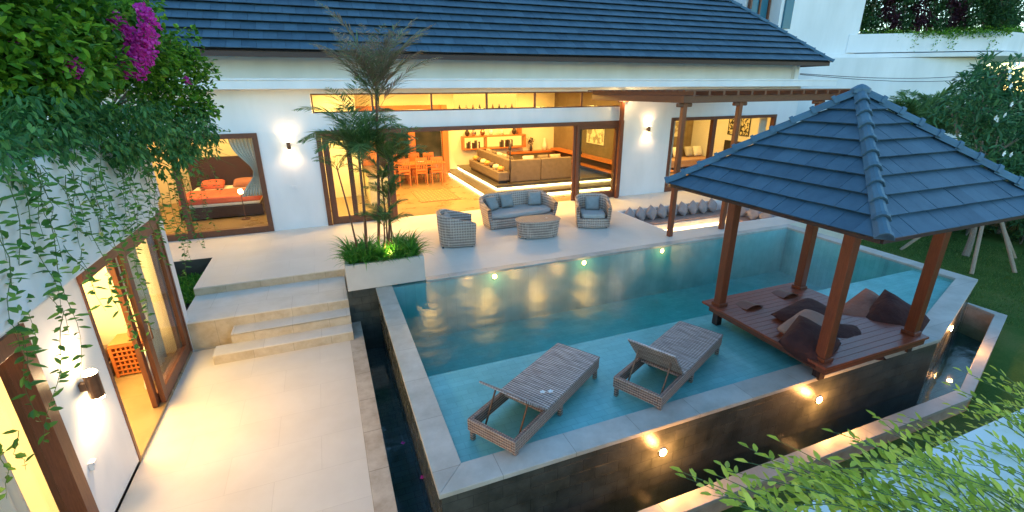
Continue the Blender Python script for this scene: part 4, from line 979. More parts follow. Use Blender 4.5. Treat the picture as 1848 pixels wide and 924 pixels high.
# dining set
DT = thing('dining_table', (3.4,18.6,0), 'orange timber dining table at the back of the living room', 'table')
q = MB(); q.box(2.35,4.45,18.35,19.25,.72,.77); q.build('tabletop', wood_or, DT, bevel=.006)
for x in (2.42,4.38):
    for y in (18.42,19.18): q = MB(); q.box(x-.04,x+.04,y-.04,y+.04,.004,.719); q.build('leg', wood_or, DT)
def make_chair():
    o = thing('dining_chair', (0,0,0), 'x', 'chair', 'dining chairs'); q = MB(); q.box(-.22,.22,-.22,.22,.44,.48); q.build('seat', wood_or, o, bevel=.005)
    for sx in (-1,1):
        q = MB(); q.box(sx*.2-.02,sx*.2+.02,.17,.21,0,.439); q.build('leg', wood_or, o); q = MB(); q.box(sx*.2-.02,sx*.2+.02,-.22,-.18,0,.439); q.build('leg', wood_or, o)
    q = MB(); q.box(-.22,-.18,-.24,-.20,.481,1.05); q.box(.18,.22,-.24,-.20,.481,1.05); q.box(-.18,.18,-.235,-.205,.92,1.05); q.box(-.18,.18,-.235,-.205,.55,.62)
    for k in range(5): q.box(-.145+k*.065,-.115+k*.065,-.23,-.21,.62,.92)
    q.build('backrest', wood_or, o); return o
c0 = make_chair()
spots = [(2.75,18.28,0,'near side, left'),(3.4,18.26,0,'near side, middle'),(4.0,18.28,0,'near side, right'),(2.8,19.35,180,'far side, left'),(3.4,19.36,180,'far side, middle'),(4.0,19.35,180,'far side, right')]
for k, (x, y, a, lb) in enumerate(spots):
    c = c0 if k == 0 else copy_tree(c0); place(c, (x,y,.004), R(a), 'slatted orange timber dining chair on the %s of the dining table' % lb)
q = MB(); q.lathe([(.10,0),(.16,.05),(.15,.07),(.09,.02)], (3.5,18.75,.771), 14); tag(q.build('bowl', ceramic), 'pale bowl in the middle of the dining table', 'bowl')
rgm = tiled('patterned_rug', (.32,.07,.03), (.09,.05,.03), (.5,.3,.12), .25, .12, .02, rough=.9, nscale=6)
q = MB(); q.box(2.75,4.1,15.1,17.0,.005,.02); rg = q.build('rug', rgm); tag(rg, 'patterned red and dark rug on the polished floor by the living room entrance', 'rug')
# kitchen
KT = thing('kitchen_counter', (1.6,17.6,0), 'cream kitchen counter with dark worktop behind the left glass door', 'counter')
q = MB(); q.box(1.2,1.8,15.4,17.6,.004,.9); q.build('cabinet', cream_in, KT); q = MB(); q.box(1.17,1.83,15.37,17.63,.901,.94); q.build('worktop', dstone, KT)
q = MB(); q.box(1.25,1.75,17.7,19.9,.004,2.2); q.build('back_cabinet', wood_or, KT)
PD = thing('pendant_lamp', (1.72,18.2,1.95), 'round glowing pendant lamp in the kitchen behind the palms', 'lamp')
q = MB(); q.tube([(1.72,16.8,2.1),(1.72,16.8,3.46)], .006); q.build('cord', cable_m, PD); q = MB(); q.lathe([(.03,.1),(.08,.06),(.10,0),(.08,-.06),(.03,-.09)], (1.72,16.8,2.0), 16); q.build('globe', fire, PD, smooth=True)
light('POINT', 'bulb', (1.72,16.8,1.8), 10, (1,.7,.3), PD, shadow_soft_size=.08)

# ------------------------------------------------------------------ right room
RS = thing('sitting_room_sofa', (15,17.4,0), 'pale day sofa with cushions inside the right hand window', 'sofa')
q = MB(); q.box(12.6,16.75,16.9,17.9,.12,.45); q.build('seat', beige_fab, RS, bevel=.04); q = MB(); q.box(12.6,16.75,17.9,18.1,.12,.80); q.build('backrest', sofa_fab, RS, bevel=.04)
q = MB(); q.box(10.42,16.79,18.55,18.597,0,3.46); q.build('feature_wall', instone, H)
for k, (x, m_) in enumerate(((14.0,sofa_fab),(14.6,white_fab),(15.2,white_fab),(15.9,grey_fab),(16.4,white_fab))):
    cushion('sofa_cushion', (.5,.5,.11), m_, (x,17.65,.70), (R(68),0,R(rnd.uniform(-10,10))), 'cushion on the day sofa behind the right window, %s from the left' % ords[k], 'cushions on the day sofa')
picture(14.9,16.0,18.545,1.3,2.2,'pale framed picture on the stone back wall behind the right window', artm)
picture(15.8,16.35,16.797,1.55,2.35,'dark framed ink print, left of the pair on the side wall behind the right window', inkm, 'x'); picture(15.2,15.7,16.797,1.55,2.35,'dark framed ink print, right of the pair on the side wall behind the right window', inkm, 'x')
q = MB(); q.box(16.72,16.79,15.4,16.4,.75,1.3); tv = thing('television', (16.75,15.9,.75), 'dark screen below the pair of ink prints behind the right window', 'television'); q.build('screen', blacktrim, tv, bevel=.005)
q = MB(); q.box(16.5,16.79,15.2,16.6,.3,.60); q.build('stand', wood_dark, tv)
vase(12.0,14.6,.50,.16,fire,'glowing candle bowl on the low table behind the right window',cat='candle')
q = MB(); q.box(11.6,12.5,14.3,14.9,.45,.50); lt = thing('side_table', (12,14.6,0), 'low orange side table behind the right window', 'table'); q.build('tabletop', wood_or, lt)
for x in (11.66,12.44):
    for y in (14.36,14.84): q = MB(); q.box(x-.025,x+.025,y-.025,y+.025,.004,.449); q.build('leg', wood_or, lt)
def curtain(name, pts, z0, z1, label, mat=white_fab, amp=.035, waves=7, gather=None):
    a, b = Vector((*pts[0],0)), Vector((*pts[1],0)); d = (b-a); n_ = 60; s = Vector((-d.y,d.x,0)).normalized(); q = MB(); rows = 12
    for j in range(rows+1):
        t = j/rows; z = z1+(z0-z1)*t; g_ = 1 if gather is None else 1-(1-gather)*math.exp(-((t-.6)/.28)**2)
        for i in range(n_+1):
            u = i/n_; p = a+d*(u*g_)+s*math.sin(u*waves*6.283)*amp; q.v.append((p.x,p.y,z))
    for j in range(rows):
        for i in range(n_): k = j*(n_+1)+i; q.f.append((k,k+1,k+n_+2,k+n_+1))
    o = q.build(name, mat, smooth=True); m_ = o.modifiers.new('thick','SOLIDIFY'); m_.thickness = .004; return tag(o, label, 'curtain')
curtain('curtain', ((11.28,13.72),(11.6,13.72)), .02, 2.5, 'white curtain at the left side of the right window')
curtain('curtain', ((15.6,13.72),(15.95,13.72)), .02, 2.5, 'white curtain at the right side of the right window')
curtain('curtain', ((-1.62,13.72),(-2.2,13.72)), .9, 2.45, 'tied back white curtain inside the bedroom window', gather=.25)
curtain('curtain', ((-2.82,8.2),(-2.82,7.15)), -.55, 1.65, 'tied back white curtain behind the side wing glass door', gather=.3)
curtain('curtain', ((-2.85,4.5),(-2.85,3.6)), -.55, 1.65, 'white curtain behind the large side wing window at the left edge')
q = MB(); q.box(-4.6,-4.0,2.6,4.9,-.597,.35); wc_ = thing('cabinet', (-4.3,3.7,-.6), 'orange timber cabinet inside the near side wing window', 'cabinet'); q.build('body', wood_or, wc_, bevel=.01); q = MB(); q.box(-4.65,-3.97,2.55,4.95,.351,.39); q.build('top', wood_dark, wc_)
# bedroom
BD = thing('bed', (-2.9,16.4,0), 'double bed with glowing red and orange throw behind the bedroom window', 'bed')
q = MB(); q.box(-4.0,-1.9,15.3,17.6,.05,.35); q.build('bed_base', wood_dark, BD); q = MB(); q.box(-3.95,-1.95,15.35,17.5,.351,.60); q.build('mattress', white_fab, BD, bevel=.05)
q = MB(); q.box(-3.98,-1.92,15.32,16.7,.45,.635); q.build('throw', red_fab, BD, bevel=.04); q = MB(); q.box(-4.1,-1.8,17.6,17.75,.05,1.5); q.build('headboard', wood_dark, BD)
cushion('bed_pillow', (.7,.45,.12), red_fab, (-3.4,17.1,.72), (R(20),0,0), 'red pillow at the left side of the bed'); cushion('bed_pillow', (.7,.45,.12), tan_fab, (-2.5,17.1,.72), (R(20),0,0), 'tan pillow at the right side of the bed')
bl = thing('table_lamp', (-2.2,15.0,0), 'small glowing lamp standing in front of the bed', 'lamp'); q = MB(); q.lathe([(.12,0),(.12,.02),(.012,.03),(.012,.75)], (-2.35,15.0,.004), 12); q.build('stand', metal, bl); q = MB(); q.lathe([(.05,.75),(.07,.8),(.05,.87)], (-2.35,15.0,.004), 12); q.build('shade', fire, bl)
# side wing room
DB = thing('day_bed', (-3.8,7.4,-.6), 'grey day bed with cushions inside the side wing', 'day bed')
q = MB(); q.box(-4.5,-3.42,6.0,8.15,-.56,-.36); q.build('base', sofa_fab, DB, bevel=.01); q = MB(); q.box(-4.5,-3.44,6.0,8.15,-.358,-.14); q.build('mattress', sofa_fab, DB, bevel=.04)
for k, (x, y, m_) in enumerate(((-3.75,7.95,sofa_fab),(-4.2,7.9,beige_fab),(-4.3,7.2,tan_fab))):
    cushion('day_bed_cushion', (.5,.5,.12), m_, (x,y,.08), (R(64),0,R(-10+k*30)), 'cushion on the side wing day bed, %s from the crate table' % ords[k], 'cushions on the day bed')
CT = thing('crate_table', (-3.12,8.05,-.6), 'orange lattice side table beside the day bed in the side wing', 'side table')
q = MB(); q.box(-3.36,-2.90,7.86,8.24,-.09,-.05); q.build('top', wood_or, CT)
q = MB()
for k in range(8):
    x = -3.34+k*.06; q.box(x-.012,x+.012,7.865,7.885,-.57,-.09)
for k in range(7): z = -.56+k*.077; q.box(-3.35,-2.91,7.855,7.864,z-.012,z+.012)
for k in range(7): y = 7.90+k*.055; q.box(-2.915,-2.905,y-.012,y+.012,-.57,-.09)
q.box(-3.35,-3.335,7.886,8.23,-.57,-.09); q.box(-3.33,-2.92,8.22,8.235,-.57,-.09); q.build('lattice', wood_or, CT)
q = MB(); q.box(-3.37,-3.33,7.85,7.89,-.597,-.09); q.box(-2.93,-2.89,7.85,7.89,-.597,-.09); q.box(-3.37,-3.33,8.21,8.25,-.597,-.09); q.box(-2.93,-2.89,8.21,8.25,-.597,-.09); q.build('leg', wood_or, CT)
vase(-3.12,8.05,-.05,.16,tan_fab,'small orange pot on the lattice side table')

# ================================================================== CREEPERS AND SHRUBS OVER THE SIDE WING
def shrub(name, base, blobs, label, cat, leafm, ln, wd, density=900, sub=10, droop=.2, stems=True, group=None, extra=None):
    o = thing(name, base, label, cat, group); q = MB()
    for (c, r) in blobs: blob(q, c, r, int(density*(r/.5)**2), ln, wd, sub, droop)
    q.build('foliage', leafm, o)
    if stems:
        s = MB()
        for (c, r) in blobs:
            b = Vector(base); c = Vector(c); mid = b.lerp(c,.5)+Vector((rnd.uniform(-.1,.1),rnd.uniform(-.1,.1),.1)); s.tube([b, mid, c], [.025,.018,.006], 5)
            for _ in range(4): s.tube([mid, c+rv()*r*.8], [.010,.004], 4)
        s.build('branch', bark, o)
    return o
def B(px, py, Y, r): return (at(px,py,Y), r)
shrub('bougainvillea', (-3.3,5.2,2.82), [B(20,20,5.6,.45),B(90,40,6.2,.5),B(40,100,5.6,.4),B(130,110,6.4,.42),B(60,170,6,.35),B(0,110,5.5,.4),B(-40,40,5.5,.5),B(20,190,5.6,.3)], 'big leafy bougainvillea nearest the left edge above the parapet', 'shrub', leaf_b, .10, .065, 1150, 12)
shrub('bougainvillea', (-3.3,6.6,2.82), [B(170,20,7.0,.5),B(225,70,7.2,.42),B(170,95,7,.45),B(110,10,7,.5),B(215,140,7.4,.36),B(150,170,7,.36),B(245,20,7.8,.30)], 'tall bougainvillea carrying the magenta blossom over the parapet', 'shrub', leaf_b, .095, .06, 1150, 12)
shrub('climbing_shrub', (-3.0,8.0,2.82), [B(320,110,8.2,.42),B(290,150,8.0,.40),B(345,145,8.4,.30),B(330,190,8.2,.34),B(270,200,7.9,.36),B(300,90,8.4,.26)], 'bright green shrub at the far end of the parapet in front of the roof', 'shrub', leaf_b, .075, .055, 1200, 10)
for nm, spots_, m_, lb in (('blossom_cluster', [(262,22,.09),(268,42,.11),(266,62,.10),(260,82,.12),(262,100,.11),(250,72,.09),(246,92,.11)], petalp, 'upright magenta blossom spray standing before the roof edge'), ('blossom_cluster', [(238,100,.13),(243,120,.14),(228,112,.11),(222,124,.09),(245,108,.12)], petalp, 'round magenta blossom cluster below the tall spray'), ('blossom_cluster', [(208,30,.07),(215,40,.07),(221,52,.08),(226,62,.07)], petalp, 'slanting magenta blossom spray left of the tall one'),
                        ('blossom_cluster', [(130,118,.08),(137,127,.06)], petalp, 'smaller magenta blossom cluster in the middle of the foliage'), ('blossom_cluster', [(298,132,.05),(292,130,.04)], petalr, 'small red blossom on the green shrub'), ('blossom_cluster', [(36,76,.05)], petalp, 'tiny magenta blossom near the left edge among the leaves'), ('blossom_cluster', [(78,132,.04)], petalp, 'tiny magenta blossom low in the foliage'), ('blossom_cluster', [(338,146,.04)], petalp, 'single magenta blossom at the tip of the bright green shrub')):
    q = MB()
    for (px, py, r) in spots_:
        c = at(px,py,6.7 if px > 190 and nm and px < 285 else (7.9 if px > 285 else 5.6))
        for _ in range(int(820*r)): leaf(q, c+rv()*r, rv(), rv(), .045, .04, .2)
    tag(q.build(nm, m_), lb, 'blossom')
cr = [B(30,235,5.0,.26),B(90,245,5.4,.24),B(150,240,5.8,.26),B(200,225,6.2,.30),B(250,235,6.6,.30),B(300,230,7.4,.36),B(340,240,7.9,.30),B(0,270,4.6,.24),B(130,200,6,.3),B(190,270,6.2,.24),B(235,275,6.6,.22),B(290,280,7.1,.26),B(330,285,7.6,.20),B(70,205,5.4,.28),B(360,215,8.1,.22),B(375,255,8.3,.18)]
shrub('creeper', (-2.9,6.5,2.82), cr, 'dense trailing creeper covering the top of the parapet', 'creeper', leaf_v, .085, .036, 1250, 14, .9, False)
q = MB()
for k in range(26):
    x0_, y0_ = rnd.uniform(20,330), rnd.uniform(225,270); Y = 4.6+x0_/330*3; a = at(x0_,y0_,Y); b = at(x0_+rnd.uniform(60,130), y0_+rnd.uniform(5,60), Y+rnd.uniform(.3,.9))
    q.tube([a, a.lerp(b,.5)+Vector((0,0,rnd.uniform(.03,.14))), b], [.0035,.003,.002], 4)
tag(q.build('bare_runner', stem_g), 'thin pale bare runners arching over the creeper', 'creeper stems', kind='stuff')
# individually hanging strands: pixel path top -> bottom with a distance, measured once from the photo
strs = [(8,300,60,620,4.3,1.0),(35,330,110,560,4.4,1.0),(40,440,125,600,4.5,1.0),(70,330,120,470,4.6,1.05),(85,395,150,660,4.6,1),(110,430,190,560,4.9,.9),(120,560,78,800,4.4,.9),(150,330,205,450,5.0,1),(165,400,215,560,5.2,.9),
        (185,350,235,470,5.4,.9),(205,420,250,640,5.6,.8),(215,330,262,440,5.6,.9),(228,400,262,520,5.9,.8),(240,440,272,600,6.0,.7),(250,330,292,420,6.2,.8),(268,380,300,480,6.4,.75),(283,340,330,450,6.6,.75),
        (300,330,340,500,7.0,.7),(318,340,352,430,7.2,.7),(335,320,368,445,7.5,.65),(352,300,388,420,7.8,.6),(370,270,400,350,8.2,.6),(385,240,420,235,8.4,.55),(0,430,30,640,4.0,1.05),(15,480,60,700,4.1,1.0),(20,520,70,760,4.1,.9),(130,290,165,380,5,1),(95,310,140,420,4.8,1),(60,280,85,380,4.6,1.1),(0,360,18,470,4.2,1.1),
        (175,300,200,400,5.4,.9),(222,300,250,390,6,.8),(262,300,285,400,6.4,.8),(195,360,222,430,5.6,.85),(145,450,170,520,4.9,.9),(345,250,375,330,8,.6),(330,380,345,470,7.3,.6),(362,320,380,385,8,.6),(0,800,12,900,3.9,.9),(30,780,45,850,4.0,.9)]
ww = ['first','second','third','fourth']
for _ in range(20):
    xa_ = rnd.uniform(0,330); ya_ = 300+rnd.uniform(-10,60)-xa_*.1; Y_ = 4.1+xa_/330*3.2; strs.append((xa_, ya_, xa_+rnd.uniform(15,40), ya_+rnd.uniform(70,150), Y_, 1.0-.35*xa_/330))
for k, (xa, ya, xb, yb, Y, s) in enumerate(strs):
    a, b = at(xa,ya,Y), at(xb,yb,Y-.1)
    o = thing('hanging_vine', tuple(a), 'leafy vine strand hanging before the white side wing, %d of %d counted across' % (k+1, len(strs)), 'vine', 'leafy strands hanging from the parapet')
    ml, ms = MB(), MB(); strand(ml, ms, a, b, (rnd.uniform(-.03,.03),0,0), .105*s, .042*s, .042*s, .0035); 
    ms.build('stem', stem_g, o); ml.build('leaves', leaf_v2, o)

# ================================================================== NEAR WALL WITH SHRUBS (bottom right)
NW = thing('boundary_parapet', (3,.58,-.86), 'white topped parapet wall at the bottom right corner', 'wall')
q = MB(); q.box(1.05,9,.49,.675,-.86,2.24); q.build('wall', nwhite, NW); q = MB(); q.box(1.03,9,.482,.688,2.24,2.30); q.build('coping', nwhite, NW, bevel=.008)
def sprig(mb, ms, p0, p1, n, ln, wd, arch=.08):
    p0, p1 = Vector(p0), Vector(p1); pts = [p0.lerp(p1,i/8)+Vector((0,0,arch*math.sin(math.pi*i/8))) for i in range(9)]
    ms.tube(pts, [.0022*(1-.7*i/8) for i in range(9)], 4, False)
    for i in range(n):
        t = .15+.85*i/n; k = min(7,int(t*8)); p = pts[k].lerp(pts[k+1], t*8-k); tg = (pts[k+1]-pts[k]).normalized(); sd = tg.cross(Vector((0,0,1))).normalized()*(1 if i%2 else -1)
        leaf(mb, p, tg*.6+sd*.8+Vector((0,0,rnd.uniform(.0,.6))), (Vector((0,0,1))+rv()*.5), ln*rnd.uniform(.7,1.2), wd*rnd.uniform(.8,1.2), .12)
    leaf(mb, pts[-1], pts[-1]-pts[-2], Vector((0,0,1)), ln, wd)
nm_ = ['at the left end over the lawn','reaching over the pale kerb','in the middle of the parapet','on the right part of the parapet','at the right edge of the photo','at the bottom right corner']
rng = [((1300,1420),(860,920)),((1420,1520),(830,920)),((1520,1640),(800,924)),((1640,1750),(770,924)),((1750,1860),(700,860)),((1700,1870),(800,930))]
for k, ((xa, xb), (ya, yb)) in enumerate(rng):
    bx = .9+k*.22; o = thing('leafy_shrub', (bx,.40,1.9), 'bright green small leaved shrub '+nm_[k], 'shrub', 'shrubs along the near parapet'); ml, ms = MB(), MB()
    for j in range((5,8,13,17,24,26)[k]):
        tx, ty = rnd.uniform(xa,xb), rnd.uniform(ya,yb); Y = .50+ (924-ty)/924*1.0+rnd.uniform(-.08,.12); e = at(tx,ty,Y); ang = rnd.uniform(.3,1.0)
        s0 = e+Vector((rnd.uniform(.05,.45), -.22-rnd.uniform(0,.12), -rnd.uniform(.06,.25)))
        sprig(ml, ms, s0, e, rnd.randint(10,18), .036, .015, rnd.uniform(.02,.07))
        for _ in range(2):
            e2 = e+Vector((rnd.uniform(-.12,.06),rnd.uniform(-.05,.12),rnd.uniform(-.05,.05))); sprig(ml, ms, s0.lerp(e,rnd.uniform(.3,.7)), e2, rnd.randint(7,12), .033, .014, .02)
    ms.build('branch', stem_g, o); ml.build('leaves', leaf_n, o)
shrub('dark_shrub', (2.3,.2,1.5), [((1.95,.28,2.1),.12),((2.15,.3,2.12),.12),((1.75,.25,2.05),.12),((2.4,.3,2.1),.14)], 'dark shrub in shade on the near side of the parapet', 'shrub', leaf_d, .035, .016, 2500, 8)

# ================================================================== NEIGHBOURING BUILDING
NB = thing('neighbour_building', (24,18,-.86), 'tall white neighbouring building with a planted balcony', 'building')
ang = math.atan2(12.53-15.97, 27.55-23.19)
q = MB(); q.prism([(19.0,16.6),(23.1,15.8),(24.5,19),(24.5,24),(19.0,24)], 4.75, 10); q.prism([(17.7,17.3),(18.95,17.1),(18.95,24),(17.7,24)], 4.2, 10); q.build('upper_wall', nwhite, NB)
q = MB(); q.prism([(17.7,17.0),(20.5,15.6),(28.0,13.3),(33,15.5),(33,24),(17.7,24)], -.86, 4.70); q.build('lower_wall', nwhite, NB)
b0, b1 = Vector((23.0,15.9,0)), Vector((27.9,12.6,0)); 
q = MB(); q.prism([(22.6,15.85),(27.9,12.75),(29.6,12.9),(36,15),(36,20),(22.6,20)], 4.95, 5.72); q.build('balcony_wall', nwhite, NB, bevel=.02)
q = MB(); q.prism([(19.0,16.45),(22.5,15.60),(27.95,12.50),(29.8,12.7),(36.3,14.8),(36.3,20),(19.0,20)], 4.72, 4.90); q.build('cornice', nwhite, NB, bevel=.02)
q = MB(); q.prism([(22.8,15.98),(27.9,13.0),(29.5,13.1),(35.8,15.1),(35.8,19.9),(22.8,19.9)], 5.72, 5.76); q.build('planter_soil', soil, NB)
q = MB(); q.box(19.15,20.0,16.48,16.62,5.9,9.8); q.build('window_pane', teal_glass, NB)
wf = MB(); frame_rect(wf, 17.75,18.9,5.4,9.8,17.05,17.2,.09); wf.box(18.28,18.36,17.06,17.19,5.49,9.7); f = wf.build('window_frame', wood_z, NB); q = MB(); q.box(17.84,18.81,17.12,17.14,5.49,9.7); q.build('pane', teal_glass, f)
hb = []
def onb(t, off=.25): return b0.lerp(b1,t)+Vector((.3,.35,0))*off/.25
for k in range(10):
    t = .03+.105*k; p = onb(t)
    m_ = leaf_red if k in (2,4,6) else leaf_d
    shrub('balcony_shrub', (p.x,p.y,5.76), [((p.x,p.y,6.1),.40),((p.x+.1,p.y+.2,6.6),.40),((p.x+.05,p.y+.3,7.15),.42),((p.x+.1,p.y+.4,7.7),.4)], '%s upright shrub on the neighbouring balcony, %s from the left' % ('burgundy' if k in (2,4,6) else 'dark green', ords[k]), 'shrub', m_, .17, .065, 800, 12, group='shrubs in the neighbouring balcony planter')
for k in range(4):
    p = Vector((28.6+k*1.5, 13.6+k*.45, 5.76))
    shrub('balcony_shrub', tuple(p), [((p.x,p.y,6.1),.45),((p.x+.1,p.y+.2,6.7),.5),((p.x,p.y+.3,7.4),.5)], 'dark green upright shrub round the corner of the neighbouring balcony, %s from the corner' % ords[k], 'shrub', leaf_d, .2, .08, 600, 12, group='shrubs in the neighbouring balcony planter')
q = MB()
for _ in range(3800):
    t = rnd.random(); p = b0.lerp(b1,t)+Vector((0,0,5.72)); dd = rnd.random()**3*.75; off = Vector((-.03,-.08,-dd)) if rnd.random()<.45 else Vector((rnd.uniform(0,.3),rnd.uniform(0,.4),rnd.uniform(0,.22)))
    if dd > .2 and math.sin(t*50)+math.sin(t*23) < .5: continue
    leaf(q, p+off+rv()*.04, rv()+Vector((0,0,-.3)), rv(), .09, .045)
for _ in range(900):
    t = rnd.random(); p = Vector((27.9,12.68,5.72)).lerp(Vector((34,14.3,5.72)),t); leaf(q, p+Vector((rnd.uniform(-.1,.1),rnd.uniform(-.1,.3),rnd.uniform(-.2,.25))), rv(), rv(), .09, .045)
tag(q.build('trailing_plants', leaf_b), 'trailing green ground cover spilling over the neighbouring balcony edge', 'trailing plants', kind='stuff')
for k, (z0_, z1_) in enumerate(((3.98,4.30),(3.95,4.05))):
    q = MB(); a, b = Vector((17.0,13.5,z0_)), Vector((32,13.2,z1_)); q.tube([a.lerp(b,i/14)+Vector((0,0,-.30*math.sin(math.pi*i/14))) for i in range(15)], .012, 5)
    tag(q.build('overhead_cable', cable_m), '%s black overhead cable running from the villa past the white building' % ('upper','lower')[k], 'cable')

# ================================================================== GARDEN ON THE RIGHT
def palmg(x, y, z, h, n, ln, label): return palm('fan_palm', (x,y,-.86), (x,y,h), .07, n, ln, .75, label, cat='palm', up=(.1,1.45), lw=.07, smat=stem_g)
palmg(19.6,10.6,0,2.1,26,2.0,'feathery garden palm rising behind the gazebo roof')
palmg(22.5,11.5,0,2.2,24,1.8,'smaller garden palm left of the frangipani against the white wall')
def tree(name, base, h, blobs, label, leafm, ln, wd, dens, cat='tree', tr=.09, group=None):
    o = thing(name, base, label, cat, group); b = Vector(base); s = MB(); fork = b+Vector((.1,.05,h*.35))
    s.tube([b, b.lerp(fork,.5)+Vector((.03,0,0)), fork], [tr,tr*.85,tr*.7], 8); 
    for (c, r) in blobs:
        c = Vector(c); mid = fork.lerp(c,.55)+Vector((rnd.uniform(-.15,.15),rnd.uniform(-.15,.15),0)); s.tube([fork, mid, c], [tr*.6,tr*.4,tr*.18], 6)
        for _ in range(5): s.tube([mid.lerp(c,.6), c+rv()*r*.9], [tr*.16,tr*.07], 4)
    s.build('trunk', bark, o); q = MB()
    for (c, r) in blobs: blob(q, c, r, int(dens*(r/.5)**2), ln, wd, 14, .1)
    q.build('crown', leafm, o); return o
fb = [((15.6,7.2,3.35),.55),((16.4,7.3,3.0),.6),((15.3,7.0,2.6),.5),((16.0,6.8,2.3),.6),((16.8,7.0,2.0),.6),((15.4,6.6,1.7),.45),((17.2,7.6,3.4),.6),((16.2,7.4,3.8),.45),((14.9,7.4,2.9),.35),((16.0,6.5,1.2),.5)]
tree('frangipani_tree', (15.9,6.6,-.86), 2.2, fb, 'broad frangipani tree with white blossom at the right edge', leaf_f, .22, .07, 330)
q = MB()
for _ in range(16):
    c, r = rnd.choice(fb[:8]); p = Vector(c)+Vector((rnd.uniform(-.4,.2),-r*.8,rnd.uniform(-.1,.5)))
    for j in range(5): a = j*1.256; leaf(q, p, Vector((math.cos(a),-.5,math.sin(a))), Vector((0,-1,.3)), .085, .06)
tag(q.build('frangipani_blossom', petalw), 'white frangipani blossoms scattered in the tree at the right edge', 'blossom', kind='stuff')
for k, (a, b) in enumerate((((14.4,5.75,-.86),(15.9,6.55,.9)),((14.85,7.6,-.86),(15.95,6.75,.8)),((15.5,5.4,-.86),(15.9,6.5,1.0)),((16.9,6.0,-.86),(16.0,6.6,.9)))):
    q = MB(); q.tube([a, b], [.045,.038], 8); tag(q.build('tree_stake', bamboo), 'pale timber stake propping the frangipani tree, %s from the left' % ords[[1,0,2,3][k]], 'stake', 'stakes propping the frangipani tree')
hs = ['nearest the house corner','second from the house corner','third from the house corner','fourth from the house corner','behind the frangipani tree','right of the frangipani tree','at the far right']
for k, (x, y, h) in enumerate(((17.9,11.2,1.1),(18.1,9.9,1.0),(18.3,8.8,1.3),(18.2,7.7,1.4),(18.6,6.6,1.9),(19.0,5.4,1.6),(19.4,4.2,1.5))):
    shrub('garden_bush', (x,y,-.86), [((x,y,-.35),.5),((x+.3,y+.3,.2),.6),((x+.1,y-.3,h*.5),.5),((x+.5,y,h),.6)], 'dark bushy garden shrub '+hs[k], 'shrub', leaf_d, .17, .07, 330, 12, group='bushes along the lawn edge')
for k, (x, y) in enumerate(((17.0,9.9),(17.2,8.9),(17.3,7.9))):
    strap_clump('grass_clump', x, y, -.86, 90, .9, .035, 'arching grassy clump at the lawn edge, %s from the house' % ords[k], 'grassy clumps at the lawn edge', leaf_d)
for k, (x, y, h, lb) in enumerate(((19.3,7.4,1.9,'left'),(19.2,5.6,2.3,'middle'),(19.0,3.9,2.3,'right'))):
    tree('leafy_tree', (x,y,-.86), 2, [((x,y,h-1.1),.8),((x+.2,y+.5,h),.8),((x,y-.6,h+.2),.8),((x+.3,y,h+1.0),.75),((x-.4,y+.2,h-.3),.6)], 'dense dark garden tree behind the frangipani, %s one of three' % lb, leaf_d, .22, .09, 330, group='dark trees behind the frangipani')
# a garden wall behind the bushes
q = MB(); q.box(20.2,20.4,-5,13,-.86,1.6); gw = q.build('garden_wall', instone, bevel=.01); tag(gw, 'brown garden boundary wall hidden behind the bushes', 'wall')
# fallen blossoms
for k, (px, py) in enumerate(((700,592),(722,663),(757,765),(727,800),(762,862))):
    d = _r*((px-924)/842.6)+_u*(-(py-462)/842.6)+_f; tt = (-.845-CH)/d.z; p = Vector((d.x*tt,d.y*tt,-.845))
    q = MB()
    for j in range(4): leaf(q, p+rv()*.006, Vector((math.cos(j*1.6),math.sin(j*1.6),.2)), Vector((0,0,1)), .03, .026)
    tag(q.build('fallen_petal', petalw if k == 2 else petalp), '%s fallen blossom floating in the left channel, %s from the steps' % ('white' if k == 2 else 'magenta', ords[k]), 'fallen blossom')

# ================================================================== ROOM LIGHTS
WARM = (1,.57,.13)
def area(name, x, y, z, sx, sy_, p, c=WARM):
    return light('AREA', name, (x,y,z), p, c, shape='RECTANGLE', size=sx, size_y=sy_)
LM = .23
dl = []  # ceiling lamps added to put golden reflections in the pool water
for x in (2.6, 4.6, 6.6, 8.6):
    for y in (14.3, 16.6, 19.0): dl.append((x, y))
for k, (x, y) in enumerate(dl):
    o = thing('added_downlight', (x,y,3.47), 'warm added ceiling lamp, %s row back from the doors, %s from the left' % (ords[k%3], ords[k//3]), 'added_downlight', 'lamps added in the living room ceiling')
    q = MB(); q.lathe([(.16,-.001),(.17,-.012),(.15,-.014),(.145,-.004)], (x,y,3.47), 20); q.build('trim_ring', metal, o)
    light('AREA', 'bulb', (x,y,3.445), 850*LM/len(dl)*(1.5 if y < 15 else 1), WARM, o, shape='DISK', size=.28)
area('ceiling_light', .6, 15.2, 3.4, 1, 2.5, 110*LM, (1,.70,.26))
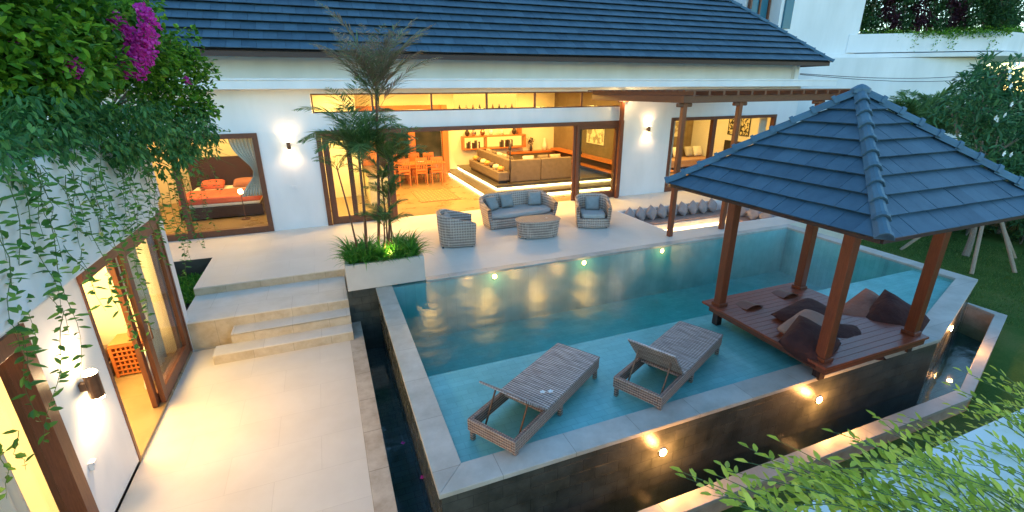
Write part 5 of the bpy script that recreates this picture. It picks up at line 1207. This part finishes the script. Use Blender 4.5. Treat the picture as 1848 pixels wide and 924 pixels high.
area('ceiling_light', 13.6, 16, 3.4, 3.5, 3.5, 260*LM); area('ceiling_light', -3.0, 16, 3.4, 3, 3.5, 170*LM, (1,.62,.2))
area('ceiling_light', -4.2, 6.8, 1.9, 2.4, 2.6, 330*LM, (1,.62,.22)); area('ceiling_light', -4.2, 3, 1.9, 2.4, 3, 330*LM, (1,.62,.22))
light('AREA', 'pit_light', (10.1,10.98,-.62), 6, (1,.7,.3), shape='RECTANGLE', size=2.8, size_y=.05)

# ================================================================== SKY
wd = bpy.data.worlds.new('World'); sc.world = wd; wd.use_nodes = True
nt = wd.node_tree; nt.nodes.clear()
out = nt.nodes.new('ShaderNodeOutputWorld'); bg = nt.nodes.new('ShaderNodeBackground'); sky = nt.nodes.new('ShaderNodeTexSky')
sky.sky_type = 'NISHITA'; sky.sun_disc = False; SE, SR = R(5), R(25)
sky.sun_elevation = SE; sky.sun_rotation = SR; sky.ozone_density = 2.4; sky.air_density = 1.0; sky.dust_density = 0
bg.inputs[1].default_value = .15
wb = nt.nodes.new('ShaderNodeMix'); wb.data_type = 'RGBA'; wb.blend_type = 'MULTIPLY'; wb.inputs[0].default_value = 1; wb.inputs[7].default_value = (.96, 1.01, 1.04, 1)   # white balance of the dusk exposure
nt.links.new(sky.outputs[0], wb.inputs[6]); nt.links.new(wb.outputs[2], bg.inputs[0]); nt.links.new(bg.outputs[0], out.inputs[0])
sun = light('SUN', 'sun', (0,0,30), .04, (1,.92,.85), angle=R(20)); 
sun.rotation_euler = (-(R(90)-SE), 0, -SR)

sc.view_settings.view_transform = 'Standard'; sc.view_settings.look = 'None'; sc.view_settings.gamma = 1; sc.view_settings.use_curve_mapping = False
sc.view_settings.exposure = 2.68
sc.cycles.use_denoising = True
sc.cycles.max_bounces = 8; sc.cycles.diffuse_bounces = 4; sc.cycles.glossy_bounces = 3; sc.cycles.transparent_max_bounces = 16; sc.cycles.transmission_bounces = 4; sc.cycles.volume_bounces = 0
sc.cycles.caustics_reflective = False; sc.cycles.caustics_refractive = False; sc.cycles.sample_clamp_indirect = 4
